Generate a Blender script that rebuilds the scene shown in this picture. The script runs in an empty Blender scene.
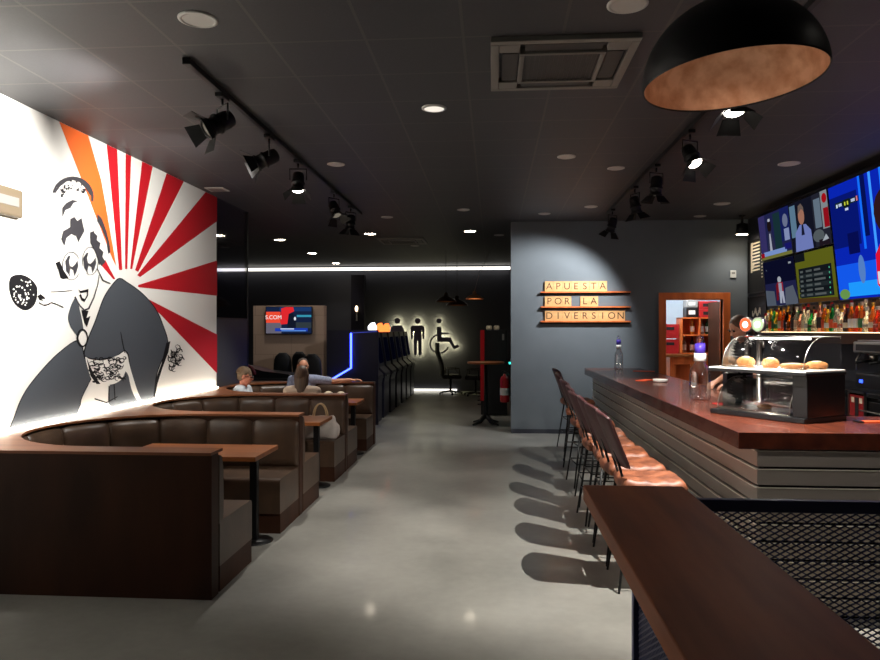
import bpy, bmesh, math, random
from math import sin, cos, pi, radians, sqrt
from mathutils import Vector, Matrix
random.seed(7)
SC = bpy.context.scene
COL = SC.collection
V = Vector
# ------------------------------------------------------------------ camera numbers (eye 1.7 m, level, turned slightly)
EYE, FOC = 1.70, 720.0
TH = math.atan(53/720.0)
CT, ST = cos(TH), sin(TH)
CEIL = 3.483
def at_z(u, v, z):
    d = FOC*(EYE-z)/(v-330.0); l = (u-440)/FOC*d
    return V((l*CT-d*ST, l*ST+d*CT, z))
def at_x(u, v, X):
    k = (u-440)/FOC; Y = X*(CT+k*ST)/(k*CT-ST); d = Y*CT-X*ST
    return V((X, Y, EYE-(v-330)*d/FOC))
def at_y(u, v, Y):
    k = (u-440)/FOC; X = Y*(k*CT-ST)/(CT+k*ST); d = Y*CT-X*ST
    return V((X, Y, EYE-(v-330)*d/FOC))

WARM = (1, .95, .88)
# ------------------------------------------------------------------ materials
def s2l(c):
    return tuple(((x/255)/12.92 if x/255 <= .04045 else ((x/255+.055)/1.055)**2.4) for x in c)
def mat(name, rgb, rough=.5, metal=0, spec=.5, noise=None, bump=None, trans=0, emit=None, es=0, alpha=1, coat=0, lin=False, ior=1.45):
    m = bpy.data.materials.new(name); m.use_nodes = True
    nt = m.node_tree; b = nt.nodes['Principled BSDF']
    c = rgb if lin else s2l(rgb)
    b.inputs['Base Color'].default_value = (*c, 1); b.inputs['Roughness'].default_value = rough
    b.inputs['Metallic'].default_value = metal; b.inputs['Specular IOR Level'].default_value = spec
    b.inputs['IOR'].default_value = ior
    b.inputs['Transmission Weight'].default_value = trans; b.inputs['Alpha'].default_value = alpha
    b.inputs['Coat Weight'].default_value = coat
    if emit is not None:
        b.inputs['Emission Color'].default_value = (*s2l(emit), 1); b.inputs['Emission Strength'].default_value = es
    if noise or bump:
        tc = nt.nodes.new('ShaderNodeTexCoord'); mp = nt.nodes.new('ShaderNodeMapping')
        nt.links.new(tc.outputs['Object'], mp.inputs[0])
    if noise:   # (second colour, scale xyz, detail)
        c2, sc, det = noise
        mp.inputs['Scale'].default_value = sc
        n = nt.nodes.new('ShaderNodeTexNoise'); n.inputs['Scale'].default_value = 1; n.inputs['Detail'].default_value = det
        nt.links.new(mp.outputs[0], n.inputs[0])
        r = nt.nodes.new('ShaderNodeValToRGB'); r.color_ramp.elements[0].position = .35; r.color_ramp.elements[1].position = .65
        r.color_ramp.elements[0].color = (*c, 1); r.color_ramp.elements[1].color = (*s2l(c2), 1)
        nt.links.new(n.outputs[0], r.inputs[0]); nt.links.new(r.outputs[0], b.inputs['Base Color'])
    if bump:    # (scale, strength, distance)
        n2 = nt.nodes.new('ShaderNodeTexNoise'); n2.inputs['Scale'].default_value = bump[0]; n2.inputs['Detail'].default_value = 4
        nt.links.new(tc.outputs['Object'], n2.inputs[0])
        bp = nt.nodes.new('ShaderNodeBump'); bp.inputs['Strength'].default_value = bump[1]; bp.inputs['Distance'].default_value = bump[2]
        nt.links.new(n2.outputs[0], bp.inputs['Height']); nt.links.new(bp.outputs[0], b.inputs['Normal'])
    return m
def emis(name, rgb, s):
    m = bpy.data.materials.new(name); m.use_nodes = True; nt = m.node_tree; nt.nodes.clear()
    e = nt.nodes.new('ShaderNodeEmission'); e.inputs[0].default_value = (*s2l(rgb), 1); e.inputs[1].default_value = s
    o = nt.nodes.new('ShaderNodeOutputMaterial'); nt.links.new(e.outputs[0], o.inputs[0]); return m
def clear_glass(name, tint=(1, 1, 1), body=.12):
    m = bpy.data.materials.new(name); m.use_nodes = True; nt = m.node_tree; nt.nodes.clear()
    t = nt.nodes.new('ShaderNodeBsdfTransparent'); t.inputs[0].default_value = (*tint, 1)
    g = nt.nodes.new('ShaderNodeBsdfGlossy'); g.inputs['Roughness'].default_value = .04
    f = nt.nodes.new('ShaderNodeLayerWeight'); f.inputs[0].default_value = .35
    mx = nt.nodes.new('ShaderNodeMixShader'); o = nt.nodes.new('ShaderNodeOutputMaterial')
    mm = nt.nodes.new('ShaderNodeMath'); mm.operation = 'MULTIPLY_ADD'; mm.inputs[1].default_value = .55; mm.inputs[2].default_value = body
    nt.links.new(f.outputs['Facing'], mm.inputs[0]); nt.links.new(mm.outputs[0], mx.inputs[0])
    nt.links.new(t.outputs[0], mx.inputs[1]); nt.links.new(g.outputs[0], mx.inputs[2]); nt.links.new(mx.outputs[0], o.inputs[0])
    return m
M = {}
M['mural_white'] = mat('mural_white', (240, 238, 232), .6)
M['red'] = mat('mural_red', (190, 18, 32), .6)
M['orange'] = mat('mural_orange', (250, 110, 40), .6)
M['ink'] = mat('mural_ink', (20, 19, 22), .7, spec=.2)
M['ink_grey'] = mat('mural_grey', (58, 56, 62), .6)
M['kimono'] = mat('mural_slate', (72, 77, 84), .6)
M['wall_grey'] = mat('painted_grey_wall', (108, 115, 120), .75, noise=((100, 107, 112), (1.2, 1.2, 1.2), 4), bump=(60, .06, .01))
M['wall_dark'] = mat('painted_dark_wall', (52, 54, 62), .6, bump=(40, .05, .01))
M['wall_navy'] = mat('painted_navy_wall', (30, 32, 60), .5, bump=(40, .05, .01))
M['black_glass'] = mat('black_gloss_panel', (26, 25, 33), .4, spec=.15)
M['wood_dark'] = mat('dark_stained_wood', (66, 40, 27), .5, spec=.15, noise=((46, 28, 20), (3, 3, .9), 8), bump=(25, .05, .005))
M['wood_ledge'] = mat('oiled_wood_ledge', (136, 84, 52), .4, spec=.3, noise=((112, 66, 40), (.8, 9, 9), 6))
M['wood_table'] = mat('oak_table', (150, 88, 45), .35, noise=((124, 70, 34), (1.2, 14, 14), 6))
M['wood_bar'] = mat('reddish_bar_wood', (100, 48, 31), .26, noise=((70, 33, 23), (9, .9, 9), 7), coat=.2)
M['wood_plank'] = mat('brown_plank_wood', (150, 86, 52), .5, spec=.15, noise=((112, 62, 38), (8, .8, 8), 7), bump=(18, .06, .006))
M['wood_orange'] = mat('orange_brown_wood', (230, 122, 60), .4, noise=((204, 100, 46), (9, 9, 1), 6))
M['pine'] = mat('pale_tile_wood', (226, 176, 118), .5, noise=((212, 156, 96), (3, 3, 14), 5))
M['groove'] = mat('engraved_brown', (82, 48, 26), .7)
M['smoked_glass'] = clear_glass('smoked_glass', (.62, .62, .74), .02)
M['frosted'] = mat('frosted_film', (70, 70, 68), .5, noise=((52, 52, 54), (60, 60, 60), 3))
M['leather'] = mat('dark_brown_leather', (80, 61, 47), .36, spec=.45, noise=((64, 49, 38), (5, 5, 5), 4), bump=(45, .12, .006))
M['leather_tan'] = mat('tan_quilted_leather', (156, 94, 64), .48, noise=((106, 60, 40), (8, 8, 8), 4), bump=(60, .15, .006))
M['leather_back'] = mat('brown_leather_violet_cast', (72, 42, 44), .42, bump=(60, .1, .006))  # shade and violet light on the backrests are mixed into this brown
M['black_metal'] = mat('black_metal', (20, 20, 21), .42, metal=.3)
M['black_matte'] = mat('black_matte', (14, 14, 15), .6)
M['black_plastic'] = mat('black_plastic', (18, 18, 20), .35)
M['navy_metal'] = mat('navy_mesh_metal', (76, 80, 116), .45, metal=.1)
M['steel'] = mat('brushed_steel', (176, 172, 164), .28, metal=1)
M['slat'] = mat('grey_slat_panel', (168, 158, 148), .42, metal=.35, bump=(30, .03, .003))
M['slat_edge_glint'] = mat('pale_slat_glint', (245, 238, 225), .35)  # near-white stands in for light catching the slat edges
M['white_plastic'] = mat('white_plastic', (205, 205, 200), .5)
M['grey_plastic'] = mat('grey_plastic', (128, 126, 122), .5)
M['disc_off'] = mat('ceiling_disc_white', (190, 188, 182), .5)
M['copper'] = mat('copper_leaf', (224, 176, 140), .5, metal=.6, noise=((190, 136, 98), (14, 14, 14), 5))
M['lamp_black'] = mat('lamp_black', (17, 17, 18), .45)
M['skin'] = mat('skin', (196, 140, 112), .5)
M['skin_red'] = mat('skin_ruddy', (190, 120, 96), .5)
M['hair_grey'] = mat('hair_greyish', (104, 86, 66), .7, bump=(90, .5, .01))
M['hair_dark'] = mat('hair_dark_blonde', (70, 52, 40), .6, noise=((98, 78, 60), (40, 40, 2), 3))
M['hair_brown'] = mat('hair_brown', (86, 62, 44), .6, bump=(90, .4, .01))
M['hair_short'] = mat('hair_cropped', (70, 60, 54), .8)
M['shirt_white'] = mat('white_shirt', (216, 226, 232), .8)
M['shirt_blue'] = mat('blue_grey_check_shirt', (150, 160, 184), .8, noise=((122, 132, 160), (40, 40, 40), 2))
M['blouse'] = mat('cream_blouse', (196, 176, 156), .8)
M['trousers'] = mat('dark_trousers', (34, 36, 44), .8)
M['red_mat'] = mat('red_lacquer', (176, 16, 26), .3)
M['white_label'] = mat('white_label', (220, 220, 215), .5)
M['orange_mat'] = mat('orange_card', (226, 84, 36), .5)
M['cream'] = mat('cream_paper', (222, 208, 180), .6)
M['beige'] = mat('beige_wall_tiles', (176, 150, 132), .5)
M['ceramic'] = mat('white_ceramic', (235, 232, 225), .2)
M['pastry'] = mat('baked_pastry', (196, 140, 78), .7, noise=((160, 98, 46), (18, 18, 18), 4))
M['crate_red'] = mat('red_crate_plastic', (150, 24, 26), .45)
M['room_white'] = mat('storeroom_white', (196, 206, 214), .7)
M['navy_panel'] = mat('navy_gloss_panel', (12, 12, 30), .45)
M['purple_cap'] = mat('purple_plastic', (70, 50, 160), .35)
M['clear'] = clear_glass('clear_glass', body=.2)
M['acrylic'] = clear_glass('clear_acrylic', body=.05)
M['led_white'] = emis('led_white', (255, 250, 240), 2.2)
M['led_ledge'] = emis('led_ledge_white', (255, 244, 224), 26)
M['led_blue'] = emis('led_blue', (60, 80, 255), 9)
M['led_blue_core'] = emis('led_blue_core', (150, 175, 255), 6)
M['led_warm'] = emis('led_warm', (255, 205, 130), 5)
M['lamp_face'] = emis('lamp_face', (255, 246, 232), 22)
M['dl_on'] = emis('downlight_glow', (255, 240, 214), 45)
M['dl_dim'] = emis('downlight_dim', (255, 245, 230), 1.0)
M['halo'] = emis('sign_backlight', (255, 246, 190), 34)
M['teal_led'] = emis('teal_indicator', (60, 230, 210), 2)
M['screen_glow'] = emis('cabinet_screen', (30, 40, 100), .03)
M['topper_white'] = emis('topper_white', (240, 245, 255), 3)
M['topper_orange'] = emis('topper_orange', (255, 110, 50), 3)
_em = {}
def E(rgb, s=1.0):
    k = (*rgb, s)
    if k not in _em: _em[k] = emis('screen_colour', rgb, s)
    return _em[k]

# ceiling: dark mineral tiles in a 60 cm grid
def ceiling_mat():
    m = mat('dark_ceiling_tiles', (60, 60, 63), .55); nt = m.node_tree; b = nt.nodes['Principled BSDF']
    tc = nt.nodes.new('ShaderNodeTexCoord'); sp = nt.nodes.new('ShaderNodeSeparateXYZ'); nt.links.new(tc.outputs['Object'], sp.inputs[0])
    outs = []
    for ax, off in ((0, .78), (1, -4.38)):
        a = nt.nodes.new('ShaderNodeMath'); a.operation = 'ADD'; a.inputs[1].default_value = off+60
        nt.links.new(sp.outputs[ax], a.inputs[0])
        q = nt.nodes.new('ShaderNodeMath'); q.operation = 'PINGPONG'; q.inputs[1].default_value = .3; nt.links.new(a.outputs[0], q.inputs[0])
        l = nt.nodes.new('ShaderNodeMath'); l.operation = 'LESS_THAN'; l.inputs[1].default_value = .009; nt.links.new(q.outputs[0], l.inputs[0]); outs.append(l)
    mx = nt.nodes.new('ShaderNodeMath'); mx.operation = 'MAXIMUM'; nt.links.new(outs[0].outputs[0], mx.inputs[0]); nt.links.new(outs[1].outputs[0], mx.inputs[1])
    n = nt.nodes.new('ShaderNodeTexNoise'); n.inputs['Scale'].default_value = 90; n.inputs['Detail'].default_value = 3; nt.links.new(tc.outputs['Object'], n.inputs[0])
    r = nt.nodes.new('ShaderNodeValToRGB'); r.color_ramp.elements[0].color = (*s2l((53, 53, 56)), 1); r.color_ramp.elements[1].color = (*s2l((66, 66, 69)), 1)
    nt.links.new(n.outputs[0], r.inputs[0])
    c = nt.nodes.new('ShaderNodeMix'); c.data_type = 'RGBA'; nt.links.new(mx.outputs[0], c.inputs[0]); nt.links.new(r.outputs[0], c.inputs[6]); c.inputs[7].default_value = (*s2l((78, 76, 74)), 1)
    nt.links.new(c.outputs[2], b.inputs['Base Color'])
    bp = nt.nodes.new('ShaderNodeBump'); bp.inputs['Strength'].default_value = .3; bp.inputs['Distance'].default_value = .004
    nt.links.new(mx.outputs[0], bp.inputs['Height']); nt.links.new(bp.outputs[0], b.inputs['Normal'])
    return m
def floor_mat(name, c1, c2, rough):
    m = mat(name, c1, rough, spec=.5); nt = m.node_tree; b = nt.nodes['Principled BSDF']
    tc = nt.nodes.new('ShaderNodeTexCoord')
    n1 = nt.nodes.new('ShaderNodeTexNoise'); n1.inputs['Scale'].default_value = 1.1; n1.inputs['Detail'].default_value = 8; n1.inputs['Roughness'].default_value = .5
    n2 = nt.nodes.new('ShaderNodeTexNoise'); n2.inputs['Scale'].default_value = 14; n2.inputs['Detail'].default_value = 6
    for n in (n1, n2): nt.links.new(tc.outputs['Object'], n.inputs[0])
    a = nt.nodes.new('ShaderNodeMath'); a.operation = 'MULTIPLY_ADD'; a.inputs[1].default_value = .22; nt.links.new(n2.outputs[0], a.inputs[0]); nt.links.new(n1.outputs[0], a.inputs[2])
    r = nt.nodes.new('ShaderNodeValToRGB'); r.color_ramp.elements[0].position = .4; r.color_ramp.elements[1].position = .85
    r.color_ramp.elements[0].color = (*s2l(c1), 1); r.color_ramp.elements[1].color = (*s2l(c2), 1)
    nt.links.new(a.outputs[0], r.inputs[0]); nt.links.new(r.outputs[0], b.inputs['Base Color'])
    rr = nt.nodes.new('ShaderNodeMapRange'); rr.inputs[3].default_value = rough-.03; rr.inputs[4].default_value = rough+.05
    nt.links.new(n1.outputs[0], rr.inputs[0]); nt.links.new(rr.outputs[0], b.inputs['Roughness'])
    return m
M['ceiling'] = ceiling_mat()
M['floor'] = floor_mat('polished_concrete', (120, 119, 113), (154, 152, 145), .3)
M['floor'].node_tree.nodes['Principled BSDF'].inputs['Coat Weight'].default_value = .12
M['floor'].node_tree.nodes['Principled BSDF'].inputs['Coat Roughness'].default_value = .07
def beige_mat():
    m = M['beige']; nt = m.node_tree; b = nt.nodes['Principled BSDF']
    tc = nt.nodes.new('ShaderNodeTexCoord'); mp = nt.nodes.new('ShaderNodeMapping'); mp.inputs['Rotation'].default_value = (pi/2, 0, 0)
    br = nt.nodes.new('ShaderNodeTexBrick'); br.inputs['Scale'].default_value = 1; br.inputs['Brick Width'].default_value = .75; br.inputs['Row Height'].default_value = .4
    br.inputs['Mortar Size'].default_value = .004; br.inputs['Color1'].default_value = (*s2l((178, 152, 134)), 1); br.inputs['Color2'].default_value = (*s2l((170, 145, 127)), 1)
    br.inputs['Mortar'].default_value = (*s2l((140, 118, 104)), 1)
    nt.links.new(tc.outputs['Object'], mp.inputs[0]); nt.links.new(mp.outputs[0], br.inputs[0]); nt.links.new(br.outputs[0], b.inputs['Base Color'])
beige_mat()

# ------------------------------------------------------------------ mesh builder
class MB:
    def __init__(s): s.v = []; s.f = []; s.m = []; s.mats = []; s.cur = 0; s.sm = []; s.smooth = False
    def mt(s, m):
        if m not in s.mats: s.mats.append(m)
        s.cur = s.mats.index(m); return s
    def face(s, idx): s.f.append(tuple(idx)); s.m.append(s.cur); s.sm.append(s.smooth)
    def add(s, vs): n = len(s.v); s.v += [V(p) for p in vs]; return n
    def box(s, a, b, mx=None):
        x0, y0, z0 = a; x1, y1, z1 = b
        vs = [V((x, y, z)) for z in (z0, z1) for y in (y0, y1) for x in (x0, x1)]
        if mx: vs = [mx @ p for p in vs]
        n = s.add(vs)
        for q in ((0, 2, 3, 1), (4, 5, 7, 6), (0, 1, 5, 4), (2, 6, 7, 3), (0, 4, 6, 2), (1, 3, 7, 5)): s.face([n+i for i in q])
        return s
    def rings(s, rs, cap=True, close=False):
        k = len(rs[0]); n = s.add([p for r in rs for p in r]); R = len(rs)
        for i in range(R if close else R-1):
            a = n+i*k; b = n+((i+1) % R)*k
            for j in range(k): s.face((a+j, a+(j+1) % k, b+(j+1) % k, b+j))
        if cap and not close:
            sm = s.smooth; s.smooth = False
            s.face([n+j for j in range(k)][::-1]); s.face([n+(R-1)*k+j for j in range(k)]); s.smooth = sm
        return s
    def tube(s, pts, r, seg=10, cap=True):
        pts = [V(p) for p in pts]; rr = r if isinstance(r, (list, tuple)) else [r]*len(pts)
        sm = s.smooth; s.smooth = True; rs = []; up = None
        for i, p in enumerate(pts):
            d = (pts[min(i+1, len(pts)-1)]-pts[max(i-1, 0)]).normalized()
            if up is None: up = V((0, 0, 1)) if abs(d.z) < .9 else V((1, 0, 0))
            a = d.cross(up).normalized(); b = a.cross(d).normalized(); up = b
            rs.append([p+(a*cos(t*2*pi/seg)+b*sin(t*2*pi/seg))*rr[i] for t in range(seg)])
        s.rings(rs, cap); s.smooth = sm; return s
    def lathe(s, prof, c=(0, 0, 0), seg=24, mx=None, cap=True):
        sm = s.smooth; s.smooth = True; rs = []
        for r, z in prof:
            ring = [V((r*cos(t*2*pi/seg), r*sin(t*2*pi/seg), z)) for t in range(seg)]
            if mx: ring = [mx @ p for p in ring]
            rs.append([p+V(c) for p in ring])
        s.rings(rs, cap); s.smooth = sm; return s
    def prism(s, poly, h, mx=None, z0=0):
        n = len(poly); ar = sum(poly[i][0]*poly[(i+1) % n][1]-poly[(i+1) % n][0]*poly[i][1] for i in range(n))
        if ar < 0: poly = poly[::-1]
        lo = [V((p[0], p[1], z0)) for p in poly]; hi = [V((p[0], p[1], z0+h)) for p in poly]
        if mx: lo = [mx @ p for p in lo]; hi = [mx @ p for p in hi]
        return s.rings([lo, hi])
    def ell(s, c, r, mx=None, seg=20, rg=12):
        sm = s.smooth; s.smooth = True; rs = []
        for i in range(1, rg):
            a = -pi/2+pi*i/rg
            ring = [V((r[0]*cos(a)*cos(t*2*pi/seg), r[1]*cos(a)*sin(t*2*pi/seg), r[2]*sin(a))) for t in range(seg)]
            if mx: ring = [mx @ p for p in ring]
            rs.append([p+V(c) for p in ring])
        s.rings(rs); s.smooth = sm; return s
    def cap(s, a, b, ra, rb=None, seg=12):     # tapered limb piece with round ends
        rb = ra if rb is None else rb; a, b = V(a), V(b); d = (b-a).normalized(); n = 4
        pts = [a-d*ra*sin(pi/2*(1-i/n)) for i in range(n)]+[b+d*rb*sin(pi/2*i/n) for i in range(n)]
        rr = [max(ra*cos(pi/2*(1-i/n)), ra*.15) for i in range(n)]+[max(rb*cos(pi/2*i/n), rb*.1) for i in range(n)]
        pts.insert(n, a); rr.insert(n, ra); return s.tube(pts, rr, seg)
    def build(s, name, m=None, parent=None, loc=None, bevel=0, seg=2, sub=0, remesh=0, auto=False, solid=0):
        me = bpy.data.meshes.new(name); me.from_pydata([tuple(p) for p in s.v], [], s.f)
        if s.mats:
            for q in s.mats: me.materials.append(q)
            for i, p in enumerate(me.polygons): p.material_index = s.m[i]
        elif m: me.materials.append(m)
        for i, p in enumerate(me.polygons): p.use_smooth = s.sm[i]
        me.update()
        o = bpy.data.objects.new(name, me); COL.objects.link(o)
        if parent: o.parent = parent
        if loc: o.location = loc
        if bevel:
            b = o.modifiers.new('b', 'BEVEL'); b.width = bevel; b.segments = seg; b.limit_method = 'ANGLE'; b.angle_limit = radians(40); b.harden_normals = False
        if remesh:
            r = o.modifiers.new('r', 'REMESH'); r.mode = 'VOXEL'; r.voxel_size = remesh; r.use_smooth_shade = True
            q = o.modifiers.new('s', 'SMOOTH'); q.factor = .5; q.iterations = 3
        if sub: o.modifiers.new('u', 'SUBSURF').levels = sub; o.modifiers['u'].render_levels = sub
        if solid:
            q = o.modifiers.new('t', 'SOLIDIFY'); q.thickness = solid
        return o
def tag(o, label, cat, group=None, kind=None):
    o['label'] = label; o['category'] = cat
    if group: o['group'] = group
    if kind: o['kind'] = kind
    return o
def thing(name, label, cat, loc=(0, 0, 0), rz=0, group=None):
    o = bpy.data.objects.new(name, None); COL.objects.link(o); o.location = loc; o.rotation_euler = (0, 0, rz); o.empty_display_size = .1
    return tag(o, label, cat, group)
def struct(name, mb, m=None, **k):
    o = mb.build(name, m, **k); o['kind'] = 'structure'; return o
def dup(root, loc, rz=0, label=None, group=None):
    def cp(o, par):
        c = o.copy(); COL.objects.link(c); c.parent = par
        for ch in [x for x in o.children]: cp(ch, c)
        return c
    r = cp(root, None); r.location = loc; r.rotation_euler = (0, 0, rz)
    if label: r['label'] = label
    if group: r['group'] = group
    return r
def text_mesh(txt, size, depth, mx, m, name, parent=None, align='CENTER'):
    cu = bpy.data.curves.new('t', 'FONT'); cu.body = txt; cu.size = size; cu.extrude = depth; cu.align_x = align; cu.align_y = 'CENTER'
    o = bpy.data.objects.new('t', cu); COL.objects.link(o)
    dg = bpy.context.evaluated_depsgraph_get(); me = bpy.data.meshes.new_from_object(o.evaluated_get(dg))
    bpy.data.objects.remove(o); me.transform(mx); me.materials.clear(); me.materials.append(m)
    q = bpy.data.objects.new(name, me); COL.objects.link(q)
    if parent: q.parent = parent
    return q
def light(name, kind, loc, power, color=(1, 1, 1), target=None, size=60, blend=.3, rad=.04, sx=None, sy=None):
    l = bpy.data.lights.new(name, kind); l.energy = power; l.color = color
    if kind == 'SPOT': l.spot_size = radians(size); l.spot_blend = blend; l.shadow_soft_size = rad
    elif kind == 'POINT': l.shadow_soft_size = rad
    elif kind == 'AREA': l.shape = 'RECTANGLE'; l.size = sx; l.size_y = sy
    o = bpy.data.objects.new(name, l); COL.objects.link(o); o.location = loc
    if target is not None: o.rotation_euler = (V(target)-V(loc)).to_track_quat('-Z', 'Y').to_euler()
    return o
def frame_xz(y, flip=False):   # local (x,y) -> world (x,z) with depth along -Y (towards the camera)
    return Matrix(((1, 0, 0, 0), (0, 0, -1, y), (0, 1, 0, 0), (0, 0, 0, 1)))

# ================================================================== THE ROOM
XL, XR = -3.70, 4.10
struct('floor', MB().box((-8.6, -3, -.1), (4.6, 20.2, 0)), M['floor'])
struct('ceiling', MB().box((-8.6, -3, CEIL), (4.6, 20.2, CEIL+.1)), M['ceiling'])
struct('wall_left', MB().box((XL-.15, -3, 0), (XL, 9.415, CEIL)), M['mural_white'])
struct('window_1', MB().box((XL-.03, 9.415, 1.86), (XL, 10.62, CEIL)), M['smoked_glass'])
struct('window_2', MB().box((XL-.03, 9.415, .93), (XL, 10.62, 1.85)), M['frosted'])
w = MB(); w.box((XL-.035, 10.62, 0), (XL+.005, 10.66, CEIL)); w.box((XL-.035, 9.415, 1.845), (XL+.005, 10.62, 1.87)); struct('trim_2', w, M['black_metal'])
struct('wall_low', MB().box((XL-.12, 9.415, 0), (XL, 10.62, .93)), M['wall_dark'])
struct('wall_right', MB().box((XR, -3, 0), (XR+.15, 12.0, CEIL)), M['wall_dark'])
struct('wall_behind', MB().box((-3.85, -3.15, 0), (4.25, -3, CEIL)), M['wall_dark'])
struct('wall_far', MB().box((-8.6, 20, 0), (.60, 20.15, CEIL)), mat('painted_far_wall', (57, 58, 66), .6))
struct('wall_far_left', MB().box((-8.6, 8.0, 0), (-8.45, 20, CEIL)), M['wall_navy'])
struct('wall_step', MB().box((-8.45, 8.0, 0), (XL-.15, 8.15, CEIL)), M['wall_navy'])
struct('wall_corridor', MB().box((.48, 12.06, 0), (.60, 20, CEIL)), M['wall_navy'])
DX0, DX1, DZ = 2.80, 3.70, 2.19
YS = 11.93
w = MB(); w.box((.295, YS, 0), (DX0, YS+.13, CEIL)); w.box((DX1, YS, 0), (4.25, YS+.13, CEIL)); w.box((DX0, YS, DZ), (DX1, YS+.13, CEIL))
struct('wall_sign', w, M['wall_grey'])
w = MB(); w.box((2.3, 14.6, 0), (4.75, 14.7, 3)); w.box((2.3, 12.06, 0), (2.4, 14.6, 3)); w.box((4.65, 12.06, 0), (4.75, 14.6, 3)); w.box((2.3, 12.06, 3), (4.75, 14.7, 3.1)); w.box((4.25, 12.0, 0), (4.75, 12.06, 3))
struct('wall_storeroom', w, M['room_white'])
# door surround and leaf
df = MB(); e = .115; t0, t1 = YS-.025, YS+.15
df.box((DX0-e, t0, 0), (DX0, t1, DZ+e)); df.box((DX1, t0, 0), (DX1+e, t1, DZ+e)); df.box((DX0, t0, DZ), (DX1, t1, DZ+e))
struct('trim_1', df, M['wood_orange'], bevel=.006)
dl = MB(); dl.box((3.73, YS+.16, .01), (3.77, YS+.90, DZ-.02))
door = struct('door_1', dl, M['wood_dark'], bevel=.003)
hb = MB(); hb.tube([(3.73, YS+.82, 1.05), (3.67, YS+.82, 1.05), (3.67, YS+.70, 1.05)], .01, 8); h = hb.build('door_handle', M['steel'], door)
struct('baseboard_sign', MB().box((.295, YS-.012, 0), (DX0-e, YS, .07)), M['wall_dark'])
# beige partition in the lounge beyond
pa = struct('wall_partition', MB().box((-4.92, 14.5, 0), (-3.45, 14.75, 2.2)), M['beige'])

# LED lines
o = MB().box((-8.40, 19.80, 3.36), (.47, 19.86, 3.44)).build('led_strip_light', M['led_white']); tag(o, 'long white LED strip along the far wall just under the ceiling', 'light strip')
o = MB().box((-2.32, 19.93, .01), (-1.0, 19.99, .06)).build('floor_led_strip', M['led_white']); tag(o, 'short white LED strip at floor level below the restroom figures', 'light strip')
o = MB().box((XL+.003, 4.5, .93), (XL+.045, 9.36, .945)).build('ledge_led_strip', M['led_ledge']); tag(o, 'warm white LED strip behind the booth ledges washing up the mural', 'light strip')

# ================================================================== MURAL (flat paint on the wall; layers of a millimetre)
mural = thing('wall_mural', 'painted mural of a masked woman in grey robe before red and white rays', 'mural', (XL, 0, 0))
YM = at_x(217, 300, XL).y-.003
def mural_part(name, polys, layer, m):
    if name in ('hair', 'underskirt', 'goggle_rim', 'sash_pattern') and len(polys) > 1 and len(polys) < 9:
        for p_ in polys: mural_part(name, [p_], layer, m)
        return
    mb = MB()
    for k_, poly in enumerate(polys):
        pts = [at_x(u, v, XL) for u, v in poly]; pts = [(min(p.y, YM), min(max(p.z, .93), CEIL-.002)) for p in pts]
        mb.prism(pts, .0008, Matrix(((0, 0, 1, .0004), (1, 0, 0, 0), (0, 1, 0, 0), (0, 0, 0, 1))), z0=layer*.0012)
    return mb.build(name, m, mural)
def curve(pts, n=6):   # Catmull-Rom closed
    out = []; k = len(pts)
    for i in range(k):
        p0, p1, p2, p3 = [V((*pts[(i+j-1) % k], 0)) for j in range(4)]
        for t in range(n):
            t /= n; q = .5*((2*p1)+(-p0+p2)*t+(2*p0-5*p1+4*p2-p3)*t*t+(-p0+3*p1-3*p2+p3)*t**3); out.append((q.x, q.y))
    return out
def ray_top(u): return 93+.4793*u-1
rays = [[(106.6, 0), (117, 0), (122, 270), (119, 270)], [(125.5, 0), (131, 0), (127, 269), (125, 269)], [(142, 0), (152.5, 0), (132, 269), (130, 269)],
        [(166.6, 0), (183.6, 0), (138, 272), (135, 270)]]
for r in rays:
    mural_part('red_ray', [[(r[0][0], ray_top(r[0][0])), (r[1][0], ray_top(r[1][0])), r[2], r[3]]], 1, M['red'])
mural_part('orange_ray', [[(59, ray_top(59)), (88, ray_top(88)), (101, 180), (116, 266), (112, 258)]], 1, M['orange'])
mural_part('red_ray', [[(205.6, ray_top(205)), (219, 197), (219, 222), (140, 277), (137, 275)]], 1, M['red'])
mural_part('red_ray', [[(219, 261), (219, 296), (138, 287), (138, 285)]], 1, M['red'])
mural_part('red_ray', [[(140, 295), (219, 334.5), (219, 373), (160, 314), (142, 299)]], 1, M['red'])
mural_part('red_ray', [[(105, 260), (115, 279), (113, 279), (101, 265)]], 1, M['red'])
robe1 = [(119, 278), (127, 282), (142, 293), (155, 308), (163, 325), (168, 345), (160, 365), (156, 378), (154, 396), (141, 402), (131, 375), (126, 352), (115, 357), (100, 360), (84, 356), (87, 340), (95, 320), (103, 298), (112, 284)]
def outline(c_, w_):
    n_ = len(c_); o1 = []
    for i in range(n_):
        a, b = c_[i-1], c_[(i+1) % n_]; dx, dy = b[0]-a[0], b[1]-a[1]; L = max((dx*dx+dy*dy)**.5, 1e-6); o1.append((c_[i][0]-dy/L*w_, c_[i][1]+dx/L*w_))
    return [[c_[i], c_[(i+1) % n_], o1[(i+1) % n_], o1[i]] for i in range(n_)]
mural_part('robe', [curve(robe1)], 2, M['kimono'])
mural_part('robe_outline', outline(curve(robe1), .8), 2.8, M['ink'])
mural_part('robe_outline', outline(curve([(78, 341), (60, 352), (42, 370), (25, 392), (15, 415), (12, 432), (45, 426), (77, 418), (80, 400), (88, 383), (90, 376), (84, 358)]), .8), 2.8, M['ink'])
mural_part('robe', [curve([(78, 341), (60, 352), (42, 370), (25, 392), (15, 415), (12, 432), (45, 426), (77, 418), (80, 400), (88, 383), (90, 376), (84, 358)])], 2, M['kimono'])
mural_part('robe_sleeve', [curve([(75, 298), (68, 315), (70, 326), (76, 335), (81, 344), (83, 330), (80, 312)])], 2, M['kimono'])
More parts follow.
